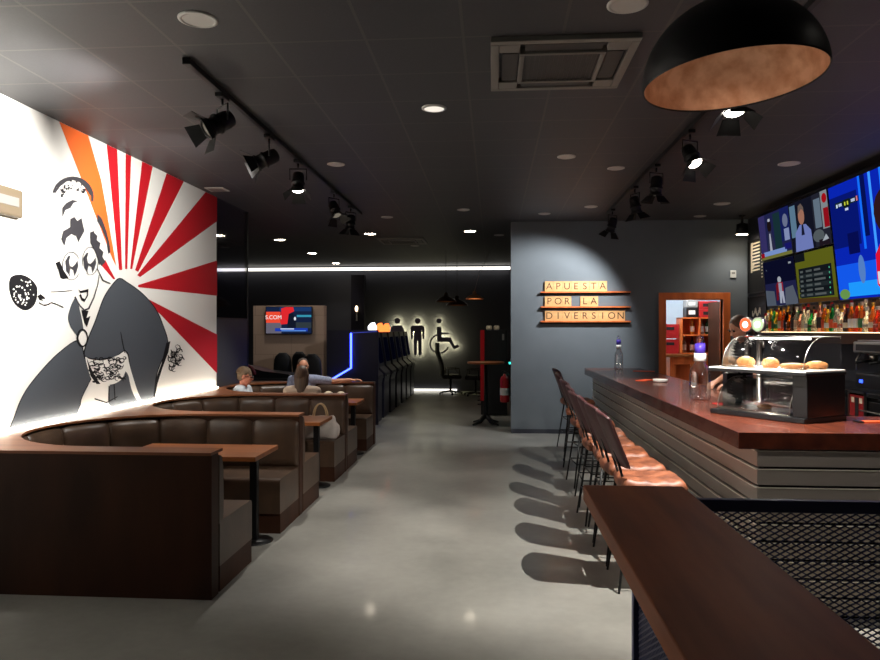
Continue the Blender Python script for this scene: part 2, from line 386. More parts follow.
mural_part('robe', [curve([(112, 378), (118, 372), (126, 372), (131, 384), (138, 402), (112, 407), (108, 395)])], 1.5, M['kimono'])
mural_part('robe_edge', [[(153, 396), (155, 380), (161, 364), (166, 343), (170, 341), (168, 352), (162, 368), (157, 384), (154.5, 398)]], 3, M['ink'])
# face, goggles, hair, mouth
def arc(cx, cy, rx, ry, a0, a1, w0, w1, n=14):
    o_ = []; i_ = []
    for k in range(n+1):
        a = radians(a0+(a1-a0)*k/n); ww = (w0+(w1-w0)*k/n)/2*(1.0 if True else 1)*sin(pi*(k+.6)/(n+1.2))**.4
        o_.append((cx+(rx+ww)*cos(a), cy-(ry+ww)*sin(a))); i_.append((cx+(rx-ww)*cos(a), cy-(ry-ww)*sin(a)))
    return o_+i_[::-1]
mural_part('hair_bow', [arc(72, 198, 20, 20, 165, -10, 2.5, 4)], 3, M['ink_grey'])
mural_part('hair', [[(62, 217), (62, 208), (66, 203), (72, 200), (78, 201), (73, 203), (70, 208), (65, 210)],
                    [(64, 246), (61, 239), (63, 231), (70, 227), (70, 219), (74, 217), (77, 221), (81, 218), (84, 231), (78, 242), (76, 236), (71, 234), (66, 238)],
                    [(90, 232), (94, 231), (93, 238), (96, 244), (99, 249), (101, 258), (98, 262), (95, 252), (90, 243)],
                    [(97, 214), (101, 218), (105, 228), (109, 243), (110, 252), (108, 254), (106, 240), (101, 228), (97, 221)]], 3, M['ink_grey'])
mural_part('hair', [[(55, 263), (59, 261), (63, 270), (68, 278), (63, 279), (60, 278), (58, 270)], [(98, 250), (103, 252), (101, 261), (99, 265), (98, 258)]], 3.4, M['ink'])
def crescent(cx, cy, s, fl=1):
    return [[(cx-6*s*fl, cy-4*s), (cx-3*s*fl, cy-9*s), (cx-1*s*fl, cy-9.5*s), (cx-2.5*s*fl, cy-4*s), (cx-1.5*s*fl, cy+1*s), (cx+1*s*fl, cy+2*s), (cx+4*s*fl, cy-1*s), (cx+6*s*fl, cy-4.5*s), (cx+6.8*s*fl, cy+1*s), (cx+5*s*fl, cy+7*s), (cx+3*s*fl, cy+11*s), (cx+2*s*fl, cy+5*s), (cx-1*s*fl, cy+3.5*s), (cx-2*s*fl, cy+9*s), (cx-1*s*fl, cy+12*s), (cx-5*s*fl, cy+6*s)]]
mural_part('goggle_lens', crescent(71, 265, 1.0), 3, M['ink_grey'])
mural_part('goggle_lens', crescent(89, 262, 1.0), 3, M['ink_grey'])
mural_part('goggle_rim', [arc(71, 266, 9, 14, 30, 330, .7, .7), arc(90, 261, 8, 14, 200, -120, .7, .7)], 3, M['ink_grey'])
mural_part('mouth', [[(78, 289), (80, 291), (84, 290), (88, 289), (87.5, 296), (84, 302), (81, 300), (79, 295), (80.5, 294), (82, 298), (84.5, 299), (86.4, 295), (86.6, 292), (80, 293)]], 3, M['ink'])
mural_part('face_line', [[(74, 297), (79, 306), (84, 311), (89, 309), (94, 298), (98, 284), (99, 275), (98.4, 275), (97.2, 284), (93, 297), (88, 307.5), (84, 309.5), (79.6, 305), (75, 296.4)]], 3, M['ink_grey'])
mural_part('collar', [[(81, 310), (88, 311), (86, 318), (90, 316), (86.5, 327), (84, 322)]], 3, M['ink'])
mural_part('brooch', [arc(82, 338, 5, 8.5, 0, 359, 1.8, 1.8, 24)], 3.6, M['ink'])
mural_part('brooch_face', [curve([(78, 338), (82, 331), (86, 338), (82, 345.5)])], 3.3, M['mural_white'])
# paddle and arm
paddle = curve([(9, 281), (12, 276), (20, 274.6), (29, 278), (36.5, 287), (36, 300), (31, 308), (23, 310), (14, 303), (9.5, 292)])
mural_part('paddle', [paddle], 2.5, M['ink'])
rnd = random.Random(3); fl = []
for k in range(46):
    a = rnd.random()*2*pi; q = sqrt(rnd.random())*.85; cx, cy = 22.5+13*q*cos(a), 292+16*q*sin(a)
    r_ = .5+.9*rnd.random(); n_ = rnd.choice((4, 5, 6)); fl.append([(cx+r_*(.6+.4*rnd.random())*cos(j*2*pi/n_+k), cy+r_*cos(.5)*sin(j*2*pi/n_+k)) for j in range(n_)])
mural_part('flower_pattern', fl, 3.2, M['mural_white'])
mural_part('arm_line', [[(38, 303), (44, 306), (48, 305), (51, 303), (57, 305), (63, 308), (63, 306.8), (57, 304), (51, 302), (47, 304), (43, 304.6), (38.5, 302)],
                        [(37, 296), (40, 294), (44, 297), (45, 299), (41, 299), (43, 301), (39, 300)], [(50, 291.6), (62, 291), (72, 290), (72, 290.5), (62, 291.8), (50, 292.2)]], 3, M['ink'])
rm = random.Random(9); fl = []
for k in range(40):
    a_ = radians(20+150*rm.random()); q_ = .55+.4*rm.random(); cx, cy = 72+19*q_*cos(a_), 200-21*q_*sin(a_)
    r_ = .4+1.1*rm.random(); fl.append([(cx+r_*cos(j*1.26+k)*(1.6 if j % 2 else .7), cy+r_*sin(j*1.26+k)) for j in range(5)])
mural_part('hair_print', fl, 3.2, M['ink_grey'])
mural_part('hair_band', [[(56, 188), (60, 182), (66, 178), (73, 176.5), (80, 178), (86, 183), (90, 190), (92, 197), (89.5, 195), (85, 188), (79, 182), (72, 180), (66, 181.5), (60, 186), (55, 193), (52, 192)]], 3.4, M['ink_grey'])
mural_part('hair_spikes', [[(93, 232), (97, 236), (96, 240), (100, 243), (99, 248), (103, 252), (101, 255), (105, 262), (101, 266), (97, 258), (94, 250), (92, 241)]], 3.5, M['ink_grey'])
# patterned sash
mural_part('sash', [curve([(85, 357), (92, 361), (105, 360), (118, 355), (125, 352), (126, 366), (122, 378), (113, 384), (103, 384), (92, 380), (88, 370)], 4)], 3, M['mural_white'])
fl = []
for k in range(80):
    u_ = 90+34*rnd.random(); v_ = 358+(22*rnd.random())+(2 if u_ < 95 else 0)
    r_ = 1.2+2.2*rnd.random(); a0 = rnd.random()*6; fl.append(arc(u_, v_, r_, r_*.8, a0*60, a0*60+230, 1.5, .5, 6))
mural_part('sash_pattern', fl, 3.6, M['ink'])
mural_part('sash_pattern', [[(86, 358), (94, 376), (100, 384), (96, 384), (90, 376)], [(94, 398), (106, 402), (117, 396), (117, 397), (106, 403.4), (94, 399.4)], [(108, 386), (109, 386), (109, 402), (108, 402)], [(113, 384), (114, 384), (115, 400), (114, 400)]], 3.8, M['ink'])
mural_part('underskirt', [curve([(127, 358), (131, 372), (136, 388), (141, 402), (134, 396), (129, 380)], 4), curve([(78, 420), (82, 400), (90, 386), (95, 380), (100, 396), (108, 404), (104, 412)], 4)], 3, M['mural_white'])
fl = []
for cx, cy, q in ((172, 357, 4), (176, 352, 5), (179, 360, 4), (173, 366, 4)):
    for j in range(5): fl.append(arc(cx+q*.6*cos(j*1.26), cy+q*.8*sin(j*1.26), q*.6, q*.7, 60*j, 60*j+250, 1.4, .5, 6))
mural_part('flower', fl, 3, M['ink'])
mural_part('robe_outline', [arc(119, 302, 44, 25, 85, 10, .6, .6, 4)] if 0 else [[(120, 332), (121.5, 342), (124, 353), (124.8, 353), (122.6, 342), (120.6, 332)], [(97, 268), (103, 280), (110, 283), (110, 284), (102, 281), (96.6, 269)]], 3, M['ink'])

# small white box at the wall's near end
wb = thing('wall_box', 'small white rounded box fixed to the white wall beside the mural', 'wall box', at_x(3, 209, XL))
MB().box((0, -.22, -.05), (.05, .17, .17)).build('housing', mat('beige_plastic', (104, 92, 74), .5), wb, bevel=.02, seg=3)
MB().box((.048, -.18, .03), (.054, .11, .10)).build('grille', M['grey_plastic'], wb, bevel=.002)

# ================================================================== BOOTHS
CX, CY, RI = 1.03, 1.125, .925
def path(n_st=4, n_arc=20):
    ts = [('n', 1.93-(1.93-CX)*i/n_st) for i in range(n_st)]+[('a', pi*i/n_arc) for i in range(n_arc+1)]+[('f', CX+(1.93-CX)*(i+1)/n_st) for i in range(n_st)]
    return ts
def pt(t, r):
    k, a = t
    if k == 'n': return V((a, CY-r, 0))
    if k == 'f': return V((a, CY+r, 0))
    return V((CX-r*sin(a), CY-r*cos(a), 0))
def outer(t):
    k, a = t
    if k == 'n': return V((a, .0, 0))
    if k == 'f': return V((a, 2.058, 0))
    dx, dy = -sin(a), -cos(a); c = []
    if dx < -1e-6: c.append((CX-.002)/-dx)
    if dy < -1e-6: c.append(CY/-dy)
    if dy > 1e-6: c.append((2.058-CY)/dy)
    q = min(c); return V((CX+dx*q, CY+dy*q, 0))
def sweep(ts, sec):    # sec(t) -> list of (point xyz)
    mb = MB(); mb.smooth = False; mb.rings([sec(t) for t in ts]); return mb
def slen(t):
    k, a = t
    if k == 'n': return 1.93-a
    if k == 'a': return .90+a*RI
    return .90+pi*RI+(a-CX)
def at_s(s_):
    if s_ <= .90: return ('n', 1.93-s_)
    if s_ <= .90+pi*RI: return ('a', (s_-.90)/RI)
    return ('f', CX+s_-.90-pi*RI)
TOT = 1.8+pi*RI
BPARTS = []
def booth(P, label):
    t = thing('booth_seating', label, 'booth', (XL, P, 0), 0, 'curved leather booths along the mural wall')
    t['group'] = 'curved leather booths along the mural wall'
    if BPARTS:
        for o in BPARTS:
            c = o.copy(); COL.objects.link(c); c.parent = t
        return t
    B = BPARTS
    # wooden shell: near panel, ledge with the curved opening, curved inner skin
    B.append(MB().box((.003, .0, 0), (1.935, .115, .908)).build('side_panel', M['wood_dark'], t, bevel=.002))
    tz0, tz1 = .908, .926
    def sec(q):
        a, b = pt(q, RI), outer(q); return [V((a.x, a.y, tz0)), V((b.x, b.y, tz0)), V((b.x, b.y, tz1)), V((a.x, a.y, tz1))]
    corner = []
    ts = path(); ext = math.atan2(CX-.002, CY); ext2 = pi-math.atan2(CX-.002, 2.058-CY)
    ts = sorted([q for q in ts if q[0] == 'a']+[('a', ext), ('a', ext2)], key=lambda q: q[1])
    ts = [q for q in path() if q[0] == 'n']+ts+[q for q in path() if q[0] == 'f']
    B.append(sweep(ts, sec).build('ledge', M['wood_ledge'], t))
    def sec2(q):
        a, b = pt(q, RI+.06), pt(q, RI+.09); return [V((a.x, a.y, .02)), V((b.x, b.y, .02)), V((b.x, b.y, .895)), V((a.x, a.y, .895))]
    B.append(sweep([q for q in ts if q[0] == 'a'], sec2).build('curved_shell', M['wood_dark'], t))
    # seat and plinth
    def ring(r0, r1, z0, z1, e0=.0, nm='', m=None, rnd_=.035):
        def sc(q):
            prof = [(r1, z0), (r0, z0)]
            for i in range(5): a = pi/2*i/4; prof.append((r0+rnd_*(1-cos(a)), z1-rnd_*(1-sin(a))))
            prof += [(r1, z1)]
            return [pt(q, r)+V((0, 0, z)) for r, z in prof]
        mb = MB(); mb.rings([sc(q) for q in path(4, 24)])
        return mb.build(nm, m, t)
    B.append(ring(.35, RI+.05, .165, .455, nm='seat', m=M['leather']))
    B.append(ring(.36, RI+.05, .0, .165, nm='plinth', m=M['wood_dark'], rnd_=.002))
    # tufted back cushions
    n = 11; L = TOT/n
    for k in range(n):
        mb = MB(); mb.smooth = True; ns, nz = 12, 10; rows = []
        for i in range(ns+1):
            w_ = i/ns; sx = (k+w_)*L; q = at_s(min(max(sx, 0), TOT)); pf = (1-abs(2*w_-1)**4.5)
            ring_ = [pt(q, RI+.055)+V((0, 0, .44)), ]
            for j in range(nz+1):
                zz = j/nz; bz = (1-abs(2*zz-1)**5)
                pleat = .006*sin(w_*9+k)*(1-zz)
                r = RI+.035-(.045+.024*pf)*(.35+.65*bz)-.012*(1-zz)-pleat*pf
                ring_.append(pt(q, r)+V((0, 0, .44+.45*zz-.012*(1-pf)*zz)))
            ring_.append(pt(q, RI+.055)+V((0, 0, .89)))
            rows.append(ring_)
        mb.rings(rows)
        B.append(mb.build('back_cushion', M['leather'], t))
    return t
PB = [4.41, 6.468, 8.526]
booth(PB[0], 'curved brown leather booth behind the large dark wooden end panel, closest to the entrance')
booth(PB[1], 'middle curved brown leather booth with a white handbag on its seat')
booth(PB[2], 'last curved brown leather booth where three people sit')
t = thing('booth_divider', 'dark wooden divider closing the far side of the last booth', 'divider', (XL, PB[2]+2.062, 0))
MB().box((.003, 0, 0), (1.94, .13, .895)).build('side_panel', M['wood_dark'], t, bevel=.004)
MB().box((.003, 0, .895), (1.94, .13, .926)).build('ledge', M['leather'], t, bevel=.004)
def booth_table(P, label):
    x0, y0 = XL+1.35, P+1.27
    t = thing('booth_table', label, 'table', (x0, y0, 0), 0, 'wooden tables inside the booths')
    MB().box((-.56, -.30, .692), (.54, .29, .729)).build('tabletop', M['wood_table'], t, bevel=.004)
    for sx in (-.34, .43):
        MB().box((sx-.03, -.03, .012), (sx+.03, .03, .70)).build('leg', M['black_metal'], t, bevel=.004)
        mb = MB(); mb.lathe([(.15, 0), (.15, .008), (.05, .018)], (sx, 0, 0), 28); mb.build('foot', M['black_metal'], t)
    return t
t1 = booth_table(PB[0], 'wooden table on black post legs in the booth closest to the entrance')
dup(t1, (XL+1.35, PB[1]+1.27, 0), 0, 'wooden table in the middle booth, in front of the white handbag')
dup(t1, (XL+1.35, PB[2]+1.27, 0), 0, 'wooden table in the last booth, holding two white bowls')
# cups on the last table
def cup(x, y, z, label):
    t = thing('ice_cream_bowl', label, 'bowl', (x, y, z), 0, 'white bowls on the table of the last booth')
    mb = MB(); mb.lathe([(.034, 0), (.036, .006), (.012, .02), (.012, .05), (.04, .075), (.058, .115), (.054, .115), (.036, .08), (.002, .072)], seg=20); mb.build('bowl', M['ceramic'], t)
    mb = MB(); mb.ell((0, 0, .108), (.05, .05, .028)); mb.build('filling', M['cream'], t)
tx, ty = XL+1.35, PB[2]+1.27
cup(tx+.29, ty-.14, .73, 'white footed bowl near the aisle end of the last booth table')
cup(tx+.11, ty-.1, .73, 'white footed bowl beside the long-haired woman on the last booth table')
# handbag on the far seat of the middle booth
hb = thing('handbag', 'white slouchy handbag with two beige handles on the middle booth seat', 'handbag', (XL+1.72, PB[1]+1.70, .457), 0)
mb = MB(); mb.smooth = True; rs = []
for i, (a, b, z, dx) in enumerate([(.19, .085, 0, 0), (.215, .105, .03, 0), (.22, .11, .09, .004), (.205, .095, .15, .01), (.185, .07, .2, -.006), (.165, .045, .235, .008), (.15, .02, .25, .01)]):
    rs.append([V((dx+a*(abs(cos(q))**.7)*(1 if cos(q) > 0 else -1), b*(abs(sin(q))**.7)*(1 if sin(q) > 0 else -1), z+.012*sin(3*q+i))) for q in [j*2*pi/28 for j in range(28)]])
mb.rings(rs); mb.build('bag_body', mat('bag_canvas', (206, 196, 186), .7, noise=((176, 166, 158), (6, 6, 6), 3)), hb)
for yy in (-.03, .035):
    mb = MB(); mb.tube([(-.085+.08*(1-cos(a))+(.004 if yy > 0 else 0), yy*(1-.3*sin(a)), .225+.17*sin(a)) for a in [pi*i/14 for i in range(15)]], .007, 8)
    mb.build('handle', mat('bag_handle', (190, 162, 120), .6), hb)

# ================================================================== BAR COUNTER
ZC, XF, YN, YE = 1.10, 1.44, 4.35, 11.5
bar = thing('bar_counter', 'long L-shaped bar with reddish wood top and grey slatted front', 'bar counter', (XF, YN, 0))
mb = MB(); poly = [(0, 0), (2.1, 0), (2.1, .85), (.86, .85), (.86, YE-YN), (0, YE-YN)]
mb.prism(poly, .1, z0=ZC-.1); mb.build('countertop', M['wood_bar'], bar, bevel=.004)
mb = MB(); px, py = .12, .04; mb.prism([(px+.02, py+.02), (2.05, py+.02), (2.05, .8), (.80, .8), (.80, YE-YN-.06), (px+.02, YE-YN-.06)], ZC-.10); mb.build('carcass', M['black_matte'], bar)
for k in range(9):
    z0 = .02+k*.109; z1 = z0+.094
    mb = MB(); mb.mt(M['slat'])
    mb.box((px, py, z0), (2.05, py+.02, z1)); mb.box((px, py+.02, z0), (px+.02, YE-YN-.06, z1))
    mb.mt(M['slat_edge_glint']); mb.box((px-.012, py-.0, z1-.004), (px+.004, YE-YN-.06, z1+.003)); mb.box((px+.004, py-.008, z1-.003), (2.05, py, z1+.0))
    mb.build('front_slat', None, bar)
# items on the counter
def water_bottle(loc, h, r, label):
    t = thing('vodka_bottle', label, 'bottle', loc)
    k = h/.557; q = r/.087
    prof = [(.075*q, 0), (.085*q, .012*k), (.087*q, .05*k), (.087*q, .21*k), (.08*q, .26*k), (.06*q, .295*k), (.045*q, .32*k), (.043*q, .34*k)]
    mb = MB(); mb.lathe(prof, seg=28); mb.build('glass_body', M['clear'], t)
    mb = MB(); mb.lathe([(.05*q, .335*k), (.05*q, .40*k)], seg=24); mb.build('collar', M['white_label'], t)
    mb = MB(); mb.lathe([(.045*q, .40*k), (.043*q, .485*k)], seg=24); mb.build('cap', M['purple_cap'], t)
    mb = MB(); mb.lathe([(.018*q, .485*k), (.036*q, .51*k), (.03*q, .535*k), (.008*q, .557*k)], seg=18); mb.build('stopper', M['clear'], t)
    return t
water_bottle((1.77, 6.32, ZC), .557, .087, 'big clear bottle with purple cap standing beside the pastry case')
water_bottle((1.92, 11.2, ZC), .52, .066, 'clear bottle with purple cap at the far end of the bar near the grey wall')
o = MB().box((0, 0, 0), (.30, .14, .006)).build('orange_flyer', M['orange_mat'], loc=(2.02, 10.6, ZC)); o.rotation_euler = (0, 0, -.25); tag(o, 'orange printed menu card lying near the far end of the bar', 'menu card')
o = MB().box((0, 0, 0), (.24, .10, .006)).build('orange_flyer', M['orange_mat'], loc=(1.76, 8.6, ZC)); o.rotation_euler = (0, 0, .9); tag(o, 'orange menu card lying next to the small white dish on the bar', 'menu card')
t = thing('ashtray', 'small white dish on the bar between the two orange menu cards', 'dish', (1.92, 8.45, ZC))
mb = MB(); mb.lathe([(.06, 0), (.08, .008), (.085, .035), (.079, .035), (.07, .012), (.01, .01)], seg=24); mb.build('dish', M['ceramic'], t)
mb = MB(); mb.box((-.03, -.02, .012), (.03, .02, .03)); mb.build('sugar_sachet', M['white_label'], t)
o = MB().box((0, 0, 0), (.13, .08, .006)).build('red_coaster', M['red_mat'], loc=(1.80, 5.95, ZC)); o.rotation_euler = (0, 0, .2); tag(o, 'red card lying behind the big clear bottle on the bar', 'menu card')
# right-hand cards on the return
for (x, y, rz, lab) in ((2.50, 4.88, .1, 'long orange pen-holder card at the back of the counter end'), (2.56, 4.68, .35, 'orange card with black edge on the counter end, at the frame edge')):
    t = thing('menu_card', lab, 'menu card', (x, y, ZC), rz)
    MB().box((-.12, -.03, 0), (.12, .03, .008)).build('card', M['orange_mat'], t); MB().box((-.15, -.034, 0), (-.115, .034, .011)).build('clip', M['black_plastic'], t)

# pastry display case
PC = V((1.563, 5.33, ZC)); ex = V((.404, -.60, 0)).normalized(); ey = V((.37, .255, 0)).normalized()
case = thing('pastry_case', 'two-tier black pastry display case with clear domes on the bar corner', 'display case', PC, math.atan2(ex.y, ex.x))
# local: x along the front (0 .. .72), y depth (0 .. .46)
LW, LD = .73, .46
MB().box((0, 0, 0), (LW, LD, .035)).build('base_tray', M['black_plastic'], case, bevel=.006)
MB().box((.625, .03, .035), (LW-.0, LD-.02, .305)).build('support_block', M['black_plastic'], case, bevel=.004)
MB().box((.02, LD-.05, .035), (.60, LD-.03, .305)).build('back_panel', M['acrylic'], case)
MB().box((.0, .28, .035), (.03, LD-.02, .305)).build('side_post', M['black_plastic'], case, bevel=.003)
MB().box((-.02, -.0, .305), (LW+.01, LD-.02, .325)).build('shelf_frame', M['black_plastic'], case, bevel=.003)
MB().box((-.015, .005, .325), (LW+.005, LD-.025, .338)).build('serving_board', M['ceramic'], case, bevel=.003)
def dome(x0, x1, y0, y1, z0, h, nm):
    # quarter-round clear hood curving back from the front edge, with end cheeks
    mb = MB(); mb.smooth = True; n = 14
    prof = [((y0+(y1-y0)*.55*(1-cos(pi/2*i/n))), z0+h*sin(pi/2*i/n)) for i in range(n+1)]+[(y1, z0+h)]
    a = mb.add([(x0, y, z) for y, z in prof]); b = mb.add([(x1, y, z) for y, z in prof])
    for i in range(len(prof)-1): mb.face((a+i, b+i, b+i+1, a+i+1))
    mb.smooth = False
    for xx in (x0, x1):
        c = mb.add([(xx, y, z) for y, z in prof]+[(xx, y1, z0)]); mb.face(range(c, c+len(prof)+1))
    o = mb.build(nm, M['acrylic'], case, solid=.003)
    fr = MB()
    for xx in (x0, x1): fr.tube([(xx, y, z) for y, z in prof], .003, 6)
    fr.tube([(x0, y1, z0+h), (x1, y1, z0+h)], .005, 6); fr.tube([(x0, y0, z0+.004), (x1, y0, z0+.004)], .004, 6)
    fr.build(nm+'_rim', M['steel'], o)
dome(.05, .61, .02, LD-.06, .037, .225, 'lower_hood')
dome(.09, LW-.02, .02, LD-.04, .339, .215, 'upper_hood')
MB().box((.04, .05, .037), (.56, .36, .05)).build('lower_tray', M['steel'], case, bevel=.003)
MB().box((.16, .22, .535), (.60, .27, .547)).build('strip_lamp', emis('case_lamp', (255, 250, 240), 12), case, bevel=.002)
def pastry(x, y, z, r, h, lab, ring=False):
    w = case.matrix_basis @ V((x, y, z)) if 0 else None
    a = math.atan2(ex.y, ex.x); p = PC+V((x*cos(a)-y*sin(a), x*sin(a)+y*cos(a), z))
    t = thing('pastry', lab, 'pastry', p, a)
    mb = MB(); rr = .35*r
    if ring:
        mb.smooth = True
        mb.rings([[V(((r*.62+r*.38*cos(b))*cos(a_), (r*.62+r*.38*cos(b))*sin(a_), h/2+h/2*sin(b))) for b in [j*2*pi/12 for j in range(12)]] for a_ in [i*2*pi/24 for i in range(24)]], close=True)
    else:
        mb.lathe([(r*.8, 0), (r, h*.35), (r*.98, h*.65), (r*.7, h*.92), (r*.2, h)], seg=22)
    mb.build('crust', M['pastry'], t)
    mb = MB(); mb.ell((0, 0, h*.93), (r*.5, r*.5, h*.14)); mb.build('topping', M['cream'], t)
pastry(.17, .17, .339, .062, .07, 'round filled pastry closest to the near end under the upper clear hood')
pastry(.38, .15, .339, .055, .068, 'round filled pastry in the middle under the upper clear hood')
pastry(.57, .13, .339, .09, .04, 'flat ring cake on the upper board beside the strip lamp', True)
pastry(.60, .33, .339, .07, .05, 'flat tart at the back of the upper board near the block')
pastry(.30, .2, .05, .05, .03, 'small flat pastry on the steel tray under the lower hood')
# black menu holder with napkins beside it
t = thing('napkin_holder', 'black upright napkin holder at the back of the pastry case, with white napkins', 'napkin holder', (1.79, 5.50, ZC))
MB().box((-.07, -.05, 0), (.07, .05, .28)).build('holder', M['black_plastic'], t, bevel=.006)
mb = MB(); mb.box((-.055, -.03, .1), (.055, .03, .32)); mb.build('napkins', M['white_label'], t, bevel=.01)

# beer taps
for (x, y, lab, mm) in ((2.12, 6.20, 'chrome beer tap with round orange and white badge', 'topper_orange'), (2.19, 6.12, 'chrome beer tap with round white badge beside the orange one', 'topper_white')):
    t = thing('beer_tap', lab, 'beer tap', (x, y, ZC), 0, 'chrome beer taps on the bar')
    mb = MB(); mb.lathe([(.045, 0), (.045, .012), (.022, .02), (.02, .55), (.026, .56)], seg=20); mb.build('column', M['steel'], t)
    R = Matrix.Rotation(pi/2, 4, 'X'); R2 = Matrix.Rotation(-1.0, 4, 'Z') @ R @ Matrix.Scale(.95, 4)
    mb = MB(); mb.lathe([(.062, -.02), (.066, -.015), (.066, .015), (.062, .02)], (0, 0, .645), 28, R2); mb.build('badge', M['steel'], t)
    mb = MB(); mb.lathe([(.056, .0205), (.056, .0225)], (0, 0, .645), 24, R2); mb.build('badge_face', mat('badge_orange', (230, 70, 30), .4, emit=(240, 90, 50), es=.5) if mm == 'topper_orange' else mat('badge_green', (120, 150, 110), .4, emit=(190, 200, 180), es=.4), t)
    mb = MB(); mb.lathe([(.03, .023), (.03, .0245)], (0, 0, .645), 20, R2); mb.build('badge_mark', mat('badge_white', (230, 230, 225), .4, emit=(255, 255, 250), es=.6), t)
    mb = MB(); mb.tube([(0, 0, .5), (0, -.09, .5), (0, -.10, .46)], .011, 10); mb.build('spout', M['steel'], t)
    mb = MB(); mb.tube([(0, 0, .56), (0, -.01, .6)], .008, 8); mb.build('lever', M['black_plastic'], t)

# ================================================================== FOREGROUND LEDGE + MESH
led = thing('bar_ledge', 'long dark brown wooden drinks ledge on top of the mesh partition', 'ledge', (.3775+.2, .5, 0))
MB().box((-.2, 0, .985), (.21, 2.56, 1.05)).build('plank', M['wood_plank'], led, bevel=.005)
for yy in (.3, 1.3, 2.3): MB().box((-.12, yy, .972), (.14, yy+.05, .985)).build('bracket', M['navy_metal'], led)
mp = thing('mesh_partition', 'navy expanded-metal partition under the drinks ledge, turning towards the counter end', 'partition', (0, 0, 0))
def diamond(p0, ux, W, H, z0, dx=.042, dz=.0118, wd=.0032, tk=.002):
    mb = MB(); nrm = V((-ux.y, ux.x, 0)); nx = int(W/dx*2); nr = int(H/dz)
    for r in range(nr+1):
        pts = [(min(i*dx/2, W), z0+r*dz+((dz/2) if i % 2 else -(dz/2))*(1 if r % 2 == 0 else -1)) for i in range(nx+1)]
        for sgn in (1,):
            n = mb.add([p0+ux*a+V((0, 0, z+s1*wd))+nrm*(s2*tk) for a, z in pts for s1, s2 in ((-1, -1), (1, -1), (1, 1), (-1, 1))])
            for i in range(len(pts)-1):
                for j in range(4):
                    a = n+4*i+j; b = n+4*i+(j+1) % 4; mb.face((a, b, b+4, a+4))
    return mb
diamond(V((.61, 3.0, 0)), V((1, 0, 0)), 2.6, .91, .07).build('front_mesh', M['navy_metal'], mp)
diamond(V((.59, .7, 0)), V((0, 1, 0)), 2.28, .90, .07).build('side_mesh', M['navy_metal'], mp)
for (a, b, nm) in (((.57, 2.98, 0), (.61, 3.02, .972), 'post'), ((.57, .62, 0), (.61, .66, .972), 'post'), ((3.22, 2.98, 0), (3.26, 3.02, .972), 'post'),
                   ((.61, 2.985, .965), (3.22, 3.015, 1.015), 'rail'), ((.61, 2.985, .03), (3.22, 3.015, .055), 'rail'),
                   ((.575, .66, .945), (.605, 2.98, .972), 'rail'), ((.575, .66, .03), (.605, 2.98, .055), 'rail')):
    MB().box(a, b).build(nm, M['navy_metal'], mp, bevel=.003)

# ================================================================== BAR STOOLS (face +X, towards the bar)
def make_stool(label):
    t = thing('bar_stool', label, 'bar stool', (0, 0, 0), 0, 'bar stools along the bar')
    # quilted seat
    mb = MB(); mb.smooth = True; n = 22; top = []; bot = []
    def sup(x, y): return (1-min(1, abs(x)**6))*(1-min(1, abs(y)**6))
    g = []
    for i in range(n+1):
        for j in range(n+1):
            x, y = -1+2*i/n, -1+2*j/n; e_ = sup(x, y)**.35
            q = .006*(cos((x+y)*12)+cos((x-y)*12))*.5
            z = .665+.055*e_+.014*x*x*(1 if x > 0 else 2.0)+q*e_-.004*(1-y*y)
            g.append((x*.215*(1-.04*abs(y)**4), y*.215*(1-.06*abs(x)**4), z))
    a = mb.add(g); b = mb.add([(x*.96, y*.96, .645) for x, y, z in g])
    for i in range(n):
        for j in range(n):
            q = i*(n+1)+j; mb.face((a+q, a+q+n+1, a+q+n+2, a+q+1)); mb.face((b+q+1, b+q+n+2, b+q+n+1, b+q))
    ed = [(i, 0) for i in range(n)]+[(n, j) for j in range(n)]+[(n-i, n) for i in range(n)]+[(0, n-j) for j in range(n)]
    for k in range(len(ed)):
        p, q = ed[k], ed[(k+1) % len(ed)]; i0, i1 = p[0]*(n+1)+p[1], q[0]*(n+1)+q[1]; mb.face((a+i0, b+i0, b+i1, a+i1))
    mb.build('seat', M['leather_tan'], t)
    # curved backrest leaning back
    mb = MB(); mb.smooth = True; rows = []
    ny, nz = 16, 12
    for i in range(ny+1):
        y = -1+2*i/ny; col_f = []; col_b = []
        for j in range(nz+1):
            z = j/nz; half = .205*(1-.06*(1-z))*(1-.06*max(0, z-.75)/.25)
            rz_ = .0
            xx = -.20-.145*z+.04*y*y; zz = .80+.355*z-(.03*abs(y)**4 if j == nz else 0)
            th = .017*(1-.55*abs(y)**6)*(1-.5*abs(2*z-1)**8)+.002*cos(y*22)
            col_f.append(V((xx+th, y*half, zz))); col_b.append(V((xx-th, y*half, zz-.006)))
        rows.append(col_f+col_b[::-1])
    mb.rings(rows); mb.build('backrest', M['leather_back'], t)
    for s_ in (-1, 1): mb = MB(); mb.tube([(-.10, s_*.09, .65), (-.185, s_*.09, .70), (-.245, s_*.09, .90)], .009, 8); mb.build('back_bracket', M['black_metal'], t)
    mb = MB(); mb.box((-.17, -.17, .632), (.17, .17, .646)); mb.build('seat_plate', M['black_metal'], t, bevel=.004)
    for sx, sy in ((-1, -1), (-1, 1), (1, -1), (1, 1)):
        mb = MB(); mb.tube([(sx*.155, sy*.155, .635), (sx*.24, sy*.235, .0)], [.011, .008], 10); mb.build('leg', M['black_metal'], t)
    for z, nm in ((.25, 'footrest'), (.44, 'stretcher')):
        k = (.635-z)/.635; ax, ay = .155+.085*k, .155+.08*k; mb = MB()
        for p, q in (((-ax, -ay), (ax, -ay)), ((ax, -ay), (ax, ay)), ((ax, ay), (-ax, ay)), ((-ax, ay), (-ax, -ay))): mb.tube([(*p, z), (*q, z)], .0065, 8)
        mb.build(nm, M['black_metal'], t)
    return t
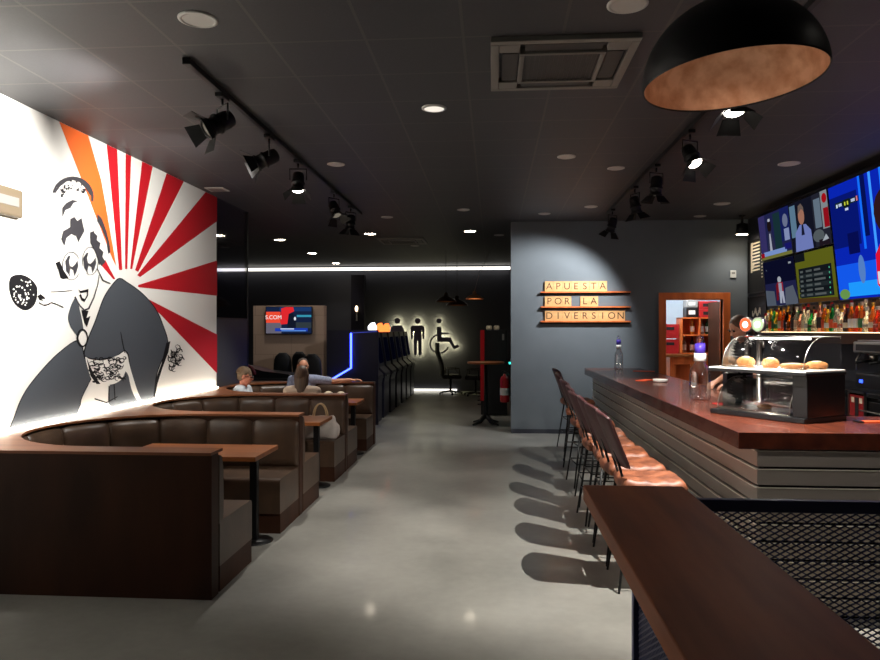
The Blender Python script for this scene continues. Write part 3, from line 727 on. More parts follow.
nth = ['closest to the drinks ledge', 'second from the drinks ledge', 'third from the drinks ledge', 'fourth from the drinks ledge', 'fifth from the drinks ledge', 'sixth from the drinks ledge', 'next to last before the grey wall', 'last one before the grey sign wall']
st = make_stool('brown quilted leather bar stool with black legs, '+nth[0])
spots = [(1.05, 4.95, .0), (1.04, 5.50, .06), (1.05, 6.05, -.05), (1.03, 6.55, .04), (1.07, 7.2, -.03), (1.09, 8.05, .08), (1.13, 9.2, -.1), (1.20, 10.4, .12)]
for i, (x, y, r) in enumerate(spots):
    if i == 0: st.location = (x, y, 0)
    else: dup(st, (x, y, 0), r, 'brown quilted leather bar stool with black legs, '+nth[i])

# ================================================================== SIGN ON THE GREY WALL
def tile_row(txt, u0, v0, v1, zs):
    x0 = at_y(u0, v0, YS).x; zt = at_y(u0, v0, YS).z; zb = at_y(u0, v1, YS).z; wd = .1438
    for i, ch in enumerate(txt):
        if ch == ' ': continue
        x = x0+wd*(i+.5)
        t = thing('wooden_letter_tile', 'pale wooden tile engraved %s, %s in the %s row of the wall sign' % (ch, ('first', 'second', 'third', 'fourth', 'fifth', 'sixth', 'seventh', 'eighth', 'ninth')[len(txt[:i+1].replace(' ', ''))-1], zs), 'letter tile', (x, YS-.035, zb), 0, 'wooden letter tiles of the wall sign')
        MB().box((-wd/2+.0015, -.012, 0), (wd/2-.0015, .012, zt-zb)).build('tile', M['pine'], t, bevel=.002)
        text_mesh(ch, .155, .0008, frame_xz(-.0128) @ Matrix.Translation((0, (zt-zb)*.49, 0)), M['groove'], 'letter', t)
tile_row('APUESTA', 544.6, 281.5, 291.8, 'top'); tile_row('POR LA', 544.6, 296.5, 306.6, 'middle'); tile_row('DIVERSION', 544.6, 311, 321, 'bottom')
for v, lab in ((291.8, 'top'), (306.6, 'middle'), (321, 'bottom')):
    a, b = at_y(540.3, v, YS), at_y(629.9, v, YS)
    t = thing('picture_ledge', 'thin wooden %s shelf of the letter tile sign on the grey wall' % lab, 'shelf', (a.x, YS, a.z), 0, 'thin shelves of the letter sign')
    L_ = b.x-a.x
    MB().box((0, -.085, -.022), (L_, 0, 0)).build('board', M['wood_orange'], t, bevel=.002); MB().box((0, -.02, -.05), (L_, 0, -.022)).build('rail', M['black_matte'], t)  # black strip below each board stands in for the shelf shadow

# small wall things by the bar corner
p = at_y(741, 277, YS); t = thing('thermostat', 'small pale thermostat on the grey wall above the doorway corner', 'thermostat', (3.86, YS, 2.60))
MB().box((-.045, -.025, -.06), (.045, 0, .06)).build('housing', M['white_plastic'], t, bevel=.006); MB().box((-.025, -.027, .0), (.025, -.025, .035)).build('display', M['grey_plastic'], t)

# ================================================================== BAR BACK WALL
for (z0, z1, y0, y1, lab) in ((2.27, 3.12, 11.15, 11.88, 'tall black chalkboard with white lettering beside the small screens'), (1.50, 2.24, 11.1, 11.88, 'lower black chalkboard with a white ribbon drawing behind the beer taps')):
    t = thing('chalkboard', lab, 'chalkboard', (XR, (y0+y1)/2, z0)); h_ = (y1-y0)/2; H_ = z1-z0
    MB().box((-.02, -h_, 0), (0, h_, H_)).build('board', M['black_matte'], t)
    fr = MB(); fr.box((-.03, -h_, 0), (0, -h_+.02, H_)); fr.box((-.03, h_-.02, 0), (0, h_, H_)); fr.box((-.03, -h_, 0), (0, h_, .02)); fr.box((-.03, -h_, H_-.02), (0, h_, H_)); fr.build('board_frame', M['black_plastic'], t)
    mb = MB(); rr = random.Random(5)
    if z0 > 2:
        for k in range(9):
            zz = H_-.08-k*.052; a_ = .13*h_*2
            mb.box((-.024, -.15, zz), (-.0205, .22, zz+.022)); mb.box((-.024, .08+.1*rr.random(), zz-.02), (-.0205, .17+.06, zz+.03))
        for k in range(9): mb.box((-.024, -.27, H_-.22-k*.05), (-.0205, -.22, H_-.20-k*.05))
    else:
        for k in range(16):
            a0 = -.16+.022*k; mb.box((-.024, a0, .44+.03*sin(k*.8)), (-.0205, a0+.024, .50+.05*sin(k*.8+.6)))
        for k in range(6): mb.box((-.024, -.19, .36-.06*k), (-.0205, -.13, .39-.06*k))
    mb.build('chalk_drawing', M['cream'], t)
# screens.  pictures are given in (0..1, 0..1): x from the far end (viewer's left) to the near end, y upwards
TILT = .106; ZT0, ZTM, ZT1 = 2.045, 2.71, 3.375
def television(y_far, y_near, z0, z1, label, pic, name='television', x=XR, thick=.06):
    t = thing(name, label, 'television', (x-.004-(z0-ZT0)*math.tan(TILT), y_near, z0)); t.rotation_euler = (0, -TILT, 0); W, H = y_far-y_near, z1-z0
    MB().box((-thick, 0, 0), (0, W, H)).build('bezel', M['black_plastic'], t, bevel=.004)
    mb = MB(); b_ = .012
    for k, (poly, c, s_) in enumerate(pic):
        mb.mt(E(c, s_*(.72 if W < 2 else .85))); xx = -thick-.0006*(k+1)
        n = mb.add([(xx, W-b_-(W-2*b_)*u_, b_+(H-2*b_)*v_) for u_, v_ in poly]); mb.face(range(n, n+len(poly)))
    mb.build('screen', None, t); return t
def R_(x0, y0, x1, y1): return [(x0, y0), (x1, y0), (x1, y1), (x0, y1)]
def O_(cx, cy, rx, ry, n=16): return [(cx+rx*cos(i*2*pi/n), cy+ry*sin(i*2*pi/n)) for i in range(n)]
pic1 = [(R_(0, 0, 1, 1), (40, 44, 92), .8), (R_(0, .12, .22, 1), (66, 60, 120), .8), (R_(.5, .1, .72, .95), (34, 66, 72), .7), (R_(.72, .3, 1, 1), (30, 40, 110), .8),
        (O_(.36, .72, .07, .14), (36, 26, 26), .8), (R_(.33, .82, .4, .88), (210, 215, 230), .9), ([(.24, .12), (.3, .6), (.42, .6), (.52, .12)], (50, 52, 84), .9), ([(.32, .15), (.34, .55), (.38, .55), (.4, .15)], (200, 205, 225), .8),
        (R_(.82, .3, .97, .55), (160, 175, 225), .8), (O_(.88, .72, .08, .14), (150, 160, 200), .6), (R_(0, .0, 1, .07), (140, 140, 70), .8), (R_(.1, .07, .85, .17), (140, 170, 235), .9), (R_(0, .05, .12, .15), (180, 20, 40), .8), (R_(.8, .12, 1, .24), (30, 30, 120), .9)]
pic2 = [(R_(0, 0, 1, 1), (26, 28, 44), .8), (R_(0, .3, .16, .95), (120, 160, 190), .7), (R_(.62, 0, 1, 1), (44, 46, 60), .8), (R_(.66, .35, .82, .9), (130, 150, 170), .7), (R_(.84, .3, 1, 1), (170, 180, 185), .7), (R_(.88, .32, 1, .68), (170, 20, 34), .9), (O_(.93, .86, .06, .09), (190, 20, 30), .9),
        ([(.08, 0), (.12, .38), (.26, .52), (.42, .50), (.54, .36), (.56, 0)], (130, 145, 215), .9), ([(.28, .3), (.31, .52), (.35, .52), (.37, .3)], (30, 34, 60), .9), (O_(.32, .68, .085, .17), (186, 130, 108), .9), ([(.24, .74), (.26, .9), (.34, .93), (.40, .84), (.40, .76), (.34, .82)], (120, 104, 96), .9),
        (O_(.72, .2, .14, .12), (110, 120, 125), .7), (R_(.72, 0, .98, .12), (40, 30, 40), .8), ([(.8, .08), (.96, .1), (.9, .2)], (200, 210, 220), .8)]
pic3 = [(R_(0, 0, 1, 1), (16, 18, 48), .8), (R_(0, .0, 1, .5), (40, 42, 86), .8), ([(0, 0), (0, .36), (.3, .32), (.32, 0)], (98, 108, 124), .8), ([(.62, 0), (.66, .36), (.9, .4), (1, .1), (1, 0)], (104, 112, 128), .8),
        (O_(.5, .56, .06, .07), (190, 195, 205), .9), ([(.42, .28), (.42, .5), (.6, .5), (.6, .28)], (170, 40, 60), .9), (R_(.46, .3, .56, .48), (180, 185, 205), .8), ([(.46, .04), (.47, .3), (.6, .3), (.62, .04), (.56, .04), (.54, .2), (.52, .04)], (190, 195, 215), .9), ([(.36, .1), (.38, .46), (.44, .48), (.43, .12)], (130, 26, 40), .8), (R_(.1, .8, .12, .82), (150, 170, 190), .8), (R_(.84, .86, .92, .9), (180, 190, 200), .8)]
pic4 = [(R_(0, 0, 1, 1), (118, 122, 34), .75), (R_(0, .84, .28, 1), (24, 28, 34), .8), ([(0, 0), (0, .1), (1, .06), (1, 0)], (96, 66, 34), .8), (R_(.08, .1, .93, .70), (26, 34, 38), .8)]
for k in range(6):
    yy = .62-.095*k; pic4.append((R_(.08, yy-.03, .93, yy+.05), (42, 50, 54) if k % 2 else (26, 30, 36), .8))
    pic4.append((R_(.12, yy-.01, .2, yy+.03), (120, 130, 130), .6)); pic4.append((R_(.28, yy-.01, .44, yy+.03), (120, 130, 130), .5)); pic4.append((R_(.5, yy-.01, .66+.12*((k*7) % 3)/2, yy+.03), (130, 138, 138), .5)); pic4.append((O_(.88, yy+.01, .012, .02, 8), (90, 220, 170), .9))
pic5 = [(R_(0, 0, 1, 1), (10, 40, 190), 1.0), (R_(0, .45, .26, .9), (8, 24, 120), 1.0), (R_(.0, .05, .5, .3), (20, 90, 240), 1.1), (R_(.1, .02, .46, .14), (30, 150, 250), 1.2), (R_(.14, .38, .24, .56), (8, 16, 90), .9), (R_(.37, .3, .39, 1), (60, 150, 255), 1.3), (R_(.28, .4, .30, 1), (20, 110, 250), 1.2), (R_(.46, .2, .50, 1), (30, 130, 255), 1.2), (R_(.3, .5, .34, 1), (6, 18, 90), 1), (R_(.5, 0, .6, 1), (12, 40, 180), 1),
        (O_(.24, .24, .03, .12), (100, 150, 230), .8), (O_(.06, .045, .05, .045), (120, 170, 90), .8), ([(.36, .1), (.37, .34), (.43, .44), (.8, .48), (.8, 0), (.42, 0)], (220, 20, 50), 1.2), (R_(.37, .1, .39, .2), (220, 225, 240), 1.1), (O_(.49, .66, .1, .18), (50, 26, 30), 1), ([(.5, .0), (.5, .08), (.72, .05), (.72, 0)], (230, 235, 245), 1),
        (R_(.06, .80, .28, .845), (16, 40, 50), .9), (R_(.07, .80, .085, .83), (210, 225, 245), 1.1), (R_(.095, .805, .125, .83), (190, 205, 235), 1.0), (R_(.14, .78, .2, .85), (20, 34, 26), .9), (R_(.15, .80, .162, .83), (200, 210, 60), 1.1), (R_(.176, .80, .188, .83), (200, 210, 60), 1.1), (R_(.215, .81, .25, .835), (190, 205, 235), 1.0), (R_(.262, .805, .275, .845), (220, 120, 150), 1), (R_(.155, .755, .185, .775), (200, 215, 245), 1.1)]
television(10.95, 9.845, ZTM+.003, ZT1, 'wall screen in the upper row showing a dark-skinned man in a suit', pic1)
television(9.84, 8.74, ZTM+.003, ZT1, 'wall screen in the upper row showing a man in a pale shirt', pic2)
television(10.95, 9.845, ZT0, ZTM-.003, 'wall screen below the suited man, showing a player in red and white', pic3)
television(9.84, 8.74, ZT0, ZTM-.003, 'wall screen showing a yellow-green odds list in rows', pic4)
television(8.72, 6.3, ZT0, ZT1, 'very large bright blue screen with a player in a red shirt', pic5)
# lit bottle shelf
t = thing('bottle_shelf', 'long dark wooden shelf with warm glowing base holding the liquor bottles', 'shelf', (XR, 6.3, 1.6))
MB().box((-.40, 0, -.05), (0, 4.3, .07)).build('shelf_board', M['wood_dark'], t, bevel=.004)
MB().box((-.35, .03, .07), (-.06, 4.25, .074)).build('glow_panel', emis('shelf_glow', (255, 226, 176), 4.0), t)
MB().box((-.02, 0, .08), (0, 4.3, .42)).build('back_board', mat('shelf_back_wood', (92, 64, 46), .5), t)
def bottle_kind(prof): return prof
shapes = [[(.034, 0), (.037, .01), (.037, .17), (.03, .2), (.014, .225), (.013, .275)],
          [(.04, 0), (.042, .01), (.042, .13), (.036, .16), (.015, .20), (.014, .26)],
          [(.03, 0), (.033, .01), (.035, .20), (.02, .24), (.013, .26), (.013, .31)],
          [(.045, 0), (.046, .008), (.043, .11), (.03, .15), (.016, .165), (.015, .22)]]
def glassy(n, c, tr=.75): return mat(n, c, .12, trans=tr, spec=.5)
GL = {'amber': glassy('amber_glass', (214, 110, 30)), 'green': glassy('green_glass', (30, 150, 70)), 'clear': glassy('clear_bottle_glass', (236, 236, 226)), 'dark': glassy('dark_glass', (60, 34, 20), .5), 'yellow': glassy('yellow_glass', (226, 190, 60)), 'red': glassy('red_glass', (200, 50, 24)), 'pink': glassy('pink_glass', (236, 170, 150))}
CAPS = {'black': M['black_plastic'], 'gold': mat('gold_cap', (200, 160, 70), .3, metal=.8), 'white': M['white_plastic'], 'red': M['red_mat']}
LAB = [M['cream'], M['white_label'], mat('label_dark', (40, 34, 30), .5), M['orange_mat'], mat('label_green', (40, 110, 60), .5)]
protos = {}
seq = ['clear', 'clear', 'yellow', 'green', 'yellow', 'amber', 'amber', 'dark', 'amber', 'dark', 'clear', 'pink', 'clear', 'clear', 'green', 'clear', 'pink', 'amber', 'yellow', 'green', 'clear', 'clear', 'dark', 'amber', 'red', 'amber', 'clear', 'amber', 'red', 'amber']
ords = ['first', 'second', 'third', 'fourth', 'fifth', 'sixth', 'seventh', 'eighth', 'ninth', 'tenth', 'eleventh', 'twelfth', 'thirteenth', 'fourteenth', 'fifteenth', 'sixteenth', 'seventeenth', 'eighteenth', 'nineteenth', 'twentieth', 'twenty-first', 'twenty-second', 'twenty-third', 'twenty-fourth', 'twenty-fifth', 'twenty-sixth', 'twenty-seventh', 'twenty-eighth', 'twenty-ninth', 'thirtieth']
def liquor(loc, col, si, cap, li, label, group):
    k = (col, si, cap, li)
    if k in protos: return dup(protos[k], loc, random.random(), label, group)
    t = thing('liquor_bottle', label, 'bottle', loc, 0, group); pr = shapes[si]
    mb = MB(); mb.lathe(pr, seg=18); mb.build('glass_body', GL[col], t)
    r, z = pr[-1]; mb = MB(); mb.lathe([(r+.003, z-.002), (r+.003, z+.035), (r, z+.038)], seg=14); mb.build('cap', CAPS[cap], t)
    R0 = pr[2][0]; mb = MB(); mb.lathe([(R0+.001, .045), (R0+.001, pr[2][1]-.03)], seg=18, cap=False); mb.build('paper_label', LAB[li], t)
    protos[k] = t; return t
Y0b, Y1b = 10.35, 7.30; rb = random.Random(11); capn = ['black', 'gold', 'white', 'red']
for i, c in enumerate(seq):
    y = Y0b+(Y1b-Y0b)*i/(len(seq)-1)+rb.uniform(-.012, .012); cp_ = capn[rb.randrange(4)]
    liquor((3.79, y, 1.679), c, rb.randrange(4), cp_, rb.randrange(5), '%s bottle with %s cap, %s in the shelf front row from the chalkboards' % (c, cp_, ords[i]), 'front row of liquor bottles on the glowing shelf')
for i in range(20):
    y = 10.28-i*.155; c = rb.choice(seq); cp_ = capn[rb.randrange(4)]
    liquor((3.95, y, 1.679), c, rb.choice((0, 2)), cp_, rb.randrange(5), '%s bottle with %s cap, %s in the shelf back row from the chalkboards' % (c, cp_, ords[i]), 'back row of liquor bottles on the glowing shelf')
# back bar cabinet, coffee machine
t = thing('back_bar_cabinet', 'low black back-bar cabinet under the bottle shelf', 'cabinet', (3.45, 5.6, 0))
MB().box((.02, 0, .1), (.64, 5.6, 1.08)).build('body', M['black_matte'], t); MB().box((-.02, -.02, 1.08), (.64, 5.62, 1.12)).build('worktop', mat('dark_stone', (34, 34, 36), .2), t, bevel=.004)
MB().box((.08, 0, 0), (.62, 5.6, .1)).build('plinth', M['black_matte'], t)
for k in range(6):
    d_ = MB().box((0, .05+k*.92, .14), (.02, .93+k*.92, 1.04)).build('cabinet_door', M['black_plastic'], t, bevel=.004)
    MB().tube([(-.025, .12+k*.92, .95), (-.025, .5+k*.92, .95)], .007, 8).build('handle', M['steel'], d_)
fd = at_x(858, 406, 3.44); t = thing('framed_notice', 'small steel-framed red panel on the front of the back-bar cabinet', 'framed panel', (3.44, fd.y, fd.z-.12))
fr = MB(); fr.box((-.02, -.16, 0), (0, -.14, .26)); fr.box((-.02, .14, 0), (0, .16, .26)); fr.box((-.02, -.16, 0), (0, .16, .02)); fr.box((-.02, -.16, .24), (0, .16, .26)); fr.build('panel_frame', M['steel'], t)
mb = MB(); mb.mt(M['crate_red']).box((-.01, -.14, .02), (0, .14, .24)); mb.mt(M['black_matte']).box((-.014, -.03, .02), (-.01, .03, .2)); mb.mt(M['cream']).box((-.014, .05, .15), (-.01, .1, .2)); mb.mt(M['cream']).box((-.014, -.1, .15), (-.01, -.05, .2)); mb.build('panel_face', None, t)
cm = thing('espresso_machine', 'black and chrome espresso machine on the back-bar worktop', 'espresso machine', (3.48, 6.35, 1.12))
MB().box((.0, 0, .03), (.50, .86, .17)).build('base', M['black_plastic'], cm, bevel=.01)
MB().box((.20, .02, .17), (.50, .84, .40)).build('body', M['black_plastic'], cm, bevel=.008)
MB().box((-.02, -.01, .36), (.50, .87, .47)).build('hood', M['steel'], cm, bevel=.015)
MB().box((-.026, .06, .385), (-.018, .80, .445)).build('control_panel', M['black_plastic'], cm)
MB().box((.0, .04, .47), (.46, .82, .485)).build('cup_rail', M['steel'], cm, bevel=.004)
for yy in (.18, .43, .68):
    g = MB().lathe([(.035, .29), (.038, .36)], (.08, yy, 0), 20).build('group_head', M['steel'], cm)
    MB().tube([(.08, yy, .29), (-.02, yy, .285), (-.09, yy, .275)], [.02, .012, .014], 10).build('portafilter', M['black_plastic'], g)
for yy in (.06, .8): MB().tube([(.02, yy, .36), (-.02, yy, .30), (-.02, yy, .2)], .006, 8).build('steam_wand', M['steel'], cm)
MB().box((-.003, .72, .08), (.0, .78, .11)).build('indicator', E((40, 70, 255), 5), cm)
mb = MB(); mb.ell((0, 0, .09), (.13, .2, .1)); mb.ell((.03, .22, .07), (.1, .12, .075)); o = mb.build('folded_bag', M['black_matte'], loc=(3.72, 6.8, 1.603), remesh=.015); tag(o, 'black crumpled bag lying on top of the espresso machine', 'bag')

# ================================================================== STOREROOM
t = thing('storage_shelf', 'brown wooden cube shelf in the storeroom beyond the doorway', 'shelf', (3.28, 12.85, 0))
W_, H0, H1 = .86, 1.28, 1.92
mb = MB()
for x in (0, .31, .60, W_-.02): mb.box((x, 0, H0), (x+.02, .35, H1))
for z in (H0, (H0+H1)/2, H1-.02): mb.box((0, 0, z), (W_, .35, z+.02))
mb.box((0, .335, H0), (W_, .35, H1)); mb.build('cubes', M['wood_orange'], t)
mb = MB(); mb.box((-.35, -.05, H0-.05), (W_, .4, H0-.002)); mb.build('tabletop', M['wood_table'], t, bevel=.003)
mb = MB(); mb.box((-.15, -.03, H0-.18), (.3, .0, H0-.05)); mb.build('drawer', M['wood_orange'], t, bevel=.003)
MB().box((-.1, .05, .02), (W_, .38, H0-.05)).build('cupboard_body', M['wood_orange'], t)
for x in (-.2, .16, .42, .8): MB().box((x, -.02, 0), (x+.1, .35, H0-.05)).build('leg', M['wood_orange'], t)
mb = MB()
for k in range(3): mb.box((.3+.0*k, .0, H1+.01+k*.12), (.84, .3, H1+.115+k*.12))
k_ = 0
for (x, z, w_, h_, m, lab) in ((3.38, H1+.003, .2, .17, 'black_plastic', 'dark box on the storeroom shelf top, lower one beside the red packs'), (3.38, H1+.175, .2, .13, 'grey_plastic', 'grey box stacked upper on the storeroom shelf'),
                               (3.60, H1+.003, .34, .14, 'crate_red', 'red pack on the storeroom shelf top, lower of two'), (3.60, H1+.145, .32, .14, 'crate_red', 'red pack on the storeroom shelf top, upper of two')):
    t2 = thing('storage_box', lab, 'box', (x, 12.9, z)); MB().box((0, 0, 0), (w_, .24, h_)).build('carton', M[m], t2, bevel=.01); MB().box((w_*.2, -.002, h_*.3), (w_*.75, 0, h_*.7)).build('print', M['white_label'] if m != 'crate_red' else M['black_matte'], t2)
for i, (x, z, c) in enumerate(((3.50, H0+.345, 'yellow'), (3.66, H0+.345, 'clear'), (3.76, H0+.345, 'green'), (3.36, H0+.022, 'clear'), (3.5, H0+.022, 'dark'), (3.68, H0+.022, 'red'))):
    liquor((x, 12.98, z), c, 0, 'white' if i % 2 else 'red', 1, '%s bottle standing in a cube of the storeroom shelf, %s of six' % (c, ords[i]), 'bottles in the storeroom shelf')
for k in range(2):
    t = thing('bottle_crate', 'red plastic bottle crate stacked in the storeroom, %s one' % ('lower', 'upper')[k], 'crate', (2.965, 12.95, 1.282+k*.27), 0, 'red crates in the storeroom')
    mb = MB(); mb.box((0, 0, 0), (.3, .3, .02)); 
    for a, b in (((0, 0, .02), (.3, .015, .25)), ((0, .285, .02), (.3, .3, .25)), ((0, .015, .02), (.015, .285, .25)), ((.285, .015, .02), (.3, .285, .25))): mb.box(a, b)
    mb.build('shell', M['crate_red'], t); MB().box((.08, -.003, .15), (.22, 0, .2)).build('grip', M['black_matte'], t)

# ================================================================== CEILING THINGS
def downlight(u, v, r, mode, label, grp):
    p = at_z(u, v, CEIL); t = thing('recessed_downlight', label, 'ceiling light', (p.x, p.y, CEIL), 0, grp)
    mb = MB(); mb.lathe([(r*1.12, 0), (r*1.12, -.006), (r*.9, -.012), (r*.88, -.004)], seg=28, cap=False); mb.build('trim_ring', M['disc_off'], t)
    mb = MB(); mb.lathe([(r*.9, -.002), (r*.9, -.008)], seg=28); mb.build('diffuser', {'on': M['dl_on'], 'off': M['disc_off'], 'dim': M['dl_dim']}[mode], t)
    return p
GO, GF = 'lit round downlights', 'unlit round ceiling discs'
lit = [(279.5, 239.5, 'above the opening past the mural'), (312, 253, 'second in the lit row over the lounge'), (336, 263, 'smallest, close to the far LED strip'), (370, 233.5, 'in line with the far end of the track'), (470, 231, 'before the sign wall, over the passage')]
DLP = []
for u, v, d in lit: DLP.append(downlight(u, v, .115, 'on', 'small lit round downlight '+d, GO))
downlight(434, 108, .09, 'dim', 'softly glowing round downlight alone in the middle of the ceiling', 'softly glowing downlights')
off = [(198, 19, .1, 'big pale disc above the start of the track'), (627.5, 4, .1, 'pale disc beside the copper dome lamp, cut by the frame'), (336, 164, .085, 'pale disc beside the long track'), (566.5, 156.5, .085, 'pale disc between the air unit and the sign wall, lower one'), (616, 168, .085, 'pale disc next to the bar track'),
       (591, 206.5, .085, 'pale disc closest to the end of the bar track'), (544.5, 213.5, .085, 'pale disc just before the sign wall'), (789, 163.5, .1, 'pale disc above the wall screens'), (722, 203.5, .1, 'pale disc over the doorway side of the bar'), (387, 217, .085, 'pale disc before the rear air unit'), (700, 216, .085, 'pale disc over the bar closest to the doorway'), (463.5, 209.6, .085, 'pale disc over the middle of the passage'),
       (499, 235, .085, 'faint disc at the corner of the sign wall'), (415, 245.6, .085, 'faint disc beyond the rear air unit')]
for u, v, r, d in off: downlight(u, v, r, 'off', 'unlit '+d, GF)
t = thing('ceiling_spot', 'small hanging black cylinder spot glowing at the bar corner over the chalkboards', 'ceiling light', (3.86, 11.5, CEIL))
MB().lathe([(.05, 0), (.05, -.02), (.02, -.03), (.02, -.12), (.085, -.14), (.09, -.30), (.082, -.30), (.07, -.285)], seg=24, cap=False).build('housing', M['black_metal'], t)
MB().lathe([(.080, -.296), (.078, -.302)], seg=24).build('diffuser', M['dl_on'], t)
light('corner_spot', 'SPOT', (3.86, 11.5, CEIL-.33), 22, WARM, (3.6, 11.75, 0), 130, .8, .05)
t = thing('ceiling_vent', 'small pale rectangular vent in the ceiling by the mural top', 'vent', tuple(at_z(217, 189, CEIL)))
MB().box((-.12, -.12, -.012), (.12, .12, 0)).build('vent_frame', M['disc_off'], t, bevel=.004); MB().box((-.09, -.09, -.016), (.09, .09, -.012)).build('vent_grille', M['grey_plastic'], t)
def cassette(x, y, s, label):
    t = thing('air_conditioner', label, 'air conditioner', (x, y, CEIL), 0, None); a = .455
    M_ = M['ac_grey']
    mb = MB(); w_ = .055
    for (p, q) in (((-a, -a), (a, -a+w_)), ((-a, a-w_), (a, a)), ((-a, -a+w_), (-a+w_, a-w_)), ((a-w_, -a+w_), (a, a-w_))): mb.box((p[0], p[1], -.035), (q[0], q[1], 0))
    b = .27
    for (p, q) in (((-b, -b), (b, -b+.03)), ((-b, b-.03), (b, b)), ((-b, -b+.03), (-b+.03, b-.03)), ((b-.03, -b+.03), (b, b-.03))): mb.box((p[0], p[1], -.045), (q[0], q[1], 0))
    for sx, sy in ((-1, -1), (-1, 1), (1, -1), (1, 1)): mb.box((min(sx*b, sx*(a-w_)), min(sy*b, sy*(a-w_)), -.035), (max(sx*b, sx*(a-w_)), max(sy*b, sy*(a-w_)), 0))
    mb.build('housing', M_, t, bevel=.006)
    mb = MB(); g = b-.03
    mb.box((-g, -g, -.03), (g, g, 0))
    mb.build('filter_panel', M['ac_dark'], t)
    mb = MB()
    for i in range(16): x_ = -g+.015+i*(2*g-.03)/15; mb.box((x_-.004, -g, -.036), (x_+.004, g, -.03))
    mb.build('intake_grille', M['ac_dark'], t)
    for k in range(4):
        Rm = Matrix.Rotation(k*pi/2, 4, 'Z'); mb = MB(); mb.box((-.24, b+.01, -.028), (.24, a-w_-.02, -.018), Rm @ Matrix.Translation((0, 0, 0)) @ Matrix.Rotation(.0, 4, 'X')); mb.build('louvre', M['ac_dark'], t)
    return t
M['ac_grey'] = mat('ac_grey_plastic', (118, 114, 108), .5); M['ac_dark'] = mat('ac_dark_plastic', (58, 56, 54), .5)
cassette(.44, 4.84, 1, 'square grey air conditioning cassette set in the ceiling near the copper dome lamp')
cassette(-1.78, 14.2, 1, 'distant air conditioning cassette in the dark ceiling over the passage')

# lighting tracks and theatre spotlights
def track(x, y0, y1, label):
    t = thing('lighting_track', label, 'lighting track', (x, y0, CEIL)); MB().box((-.02, 0, -.04), (.02, y1-y0, 0)).build('rail', M['black_metal'], t, bevel=.003)
    MB().box((-.028, -.03, -.045), (.028, .05, 0)).build('end_feed', M['black_metal'], t, bevel=.004)
track(-2.0, 4.6, 10.8, 'black ceiling track on the mural side carrying five theatre spotlights')
track(1.72, 1.2, 11.0, 'black ceiling track above the bar carrying five theatre spotlights')
M['barn'] = mat('barn_door_metal', (30, 30, 30), .4, metal=.5)
def spotlight(x, y, dirv, lit_, label, big=1.0, doors=(1, 1, 1, 1), drop=0):
    t = thing('track_spotlight', label, 'spotlight', (x, y, CEIL-.042), 0, 'theatre spotlights on the ceiling tracks')
    MB().box((-.03, -.07, -.03), (.03, .07, 0)).build('track_adapter', M['black_metal'], t, bevel=.004)
    c = V((0, 0, -.20-drop)); d = V(dirv).normalized(); q = d.to_track_quat('Z', 'Y').to_matrix().to_4x4()
    side = q @ V((1, 0, 0)); side.z = 0; side.normalize()
    mb = MB(); mb.tube([(0, 0, -.03), (0, 0, -.075-drop)], .01, 8)
    mb.tube([c+side*.085*big, c+side*.085*big+V((0, 0, .115)), c-side*.085*big+V((0, 0, .115)), c-side*.085*big], .007, 6); mb.build('yoke', M['black_metal'], t)
    mb = MB(); T = Matrix.Translation(c) @ q @ Matrix.Scale(big, 4)
    mb.lathe([(.03, -.085), (.055, -.07), (.062, -.03), (.062, .03), (.072, .035), (.072, .05), (.06, .055), (.06, .10), (.072, .105), (.072, .125), (.064, .125), (.06, .105)], seg=22, mx=T, cap=False)
    n = mb.add([T @ V((.03*cos(a), .03*sin(a), -.085)) for a in [i*2*pi/22 for i in range(22)]]); mb.face(range(n, n+22)); mb.build('barrel', M['black_metal'], t)
    mb = MB(); mb.lathe([(.058, .108), (.056, .116), (.03, .12), (.001, .121)], seg=20, mx=T); mb.build('lens', M['lamp_face'] if lit_ else M['lens_faint'], t)
    for k in range(4):
        if not doors[k]: continue
        Rk = T @ Matrix.Rotation(k*pi/2, 4, 'Z') @ Matrix.Translation((0, .068, .125)) @ Matrix.Rotation(-.75, 4, 'X')
        mb = MB(); mb.prism([(-.05, 0), (.05, 0), (.075, .10), (-.075, .10)], .002, Rk @ Matrix(((1, 0, 0, 0), (0, 0, 1, 0), (0, 1, 0, 0), (0, 0, 0, 1)))); mb.build('barn_door', M['barn'], t)
    return V((x, y, CEIL-.242-drop))+d*.20*big
M['lens_faint'] = mat('faint_glow_lens', (60, 58, 54), .1, metal=.2, emit=(255, 240, 215), es=.15)  # weak emission given to the lens material
SL = []
SL.append(spotlight(-2.0, 5.2, (-.55, -.55, -.5), False, 'big black theatre spotlight at the start of the mural track, aimed at the white wall', 1.1))
SL.append(spotlight(-2.0, 6.32, (-.8, -.25, -.42), False, 'black theatre spotlight second on the mural track, aimed at the rays', 1.05))
SL.append(spotlight(-2.0, 7.28, (.05, -.32, -1), True, 'black theatre spotlight with a glowing lens, third on the mural track'))
SL.append(spotlight(-2.0, 8.95, (.35, -.25, -.8), False, 'black theatre spotlight tilted to the aisle, fourth on the mural track'))
SL.append(spotlight(-2.0, 10.03, (-.1, .1, -1), False, 'last black theatre spotlight on the mural track, hanging straight down'))
SR = []
SR.append(spotlight(1.47, 4.55, (0, -.28, -1), True, 'glowing theatre spotlight just behind the copper dome lamp', drop=.10))
SR.append(spotlight(1.72, 6.45, (.25, -.45, -.8), True, 'brightest theatre spotlight on the bar track, tilted to the entrance'))
SX = spotlight(1.72, 2.5, (.1, .7, -.8), True, 'added out-of-frame theatre spotlight at the entrance end of the bar track, aimed at the bar end')  # unseen fixture, added to light the counter end
SR.append(spotlight(1.72, 7.75, (-.05, .1, -1), False, 'unlit theatre spotlight hanging down in the middle of the bar track'))
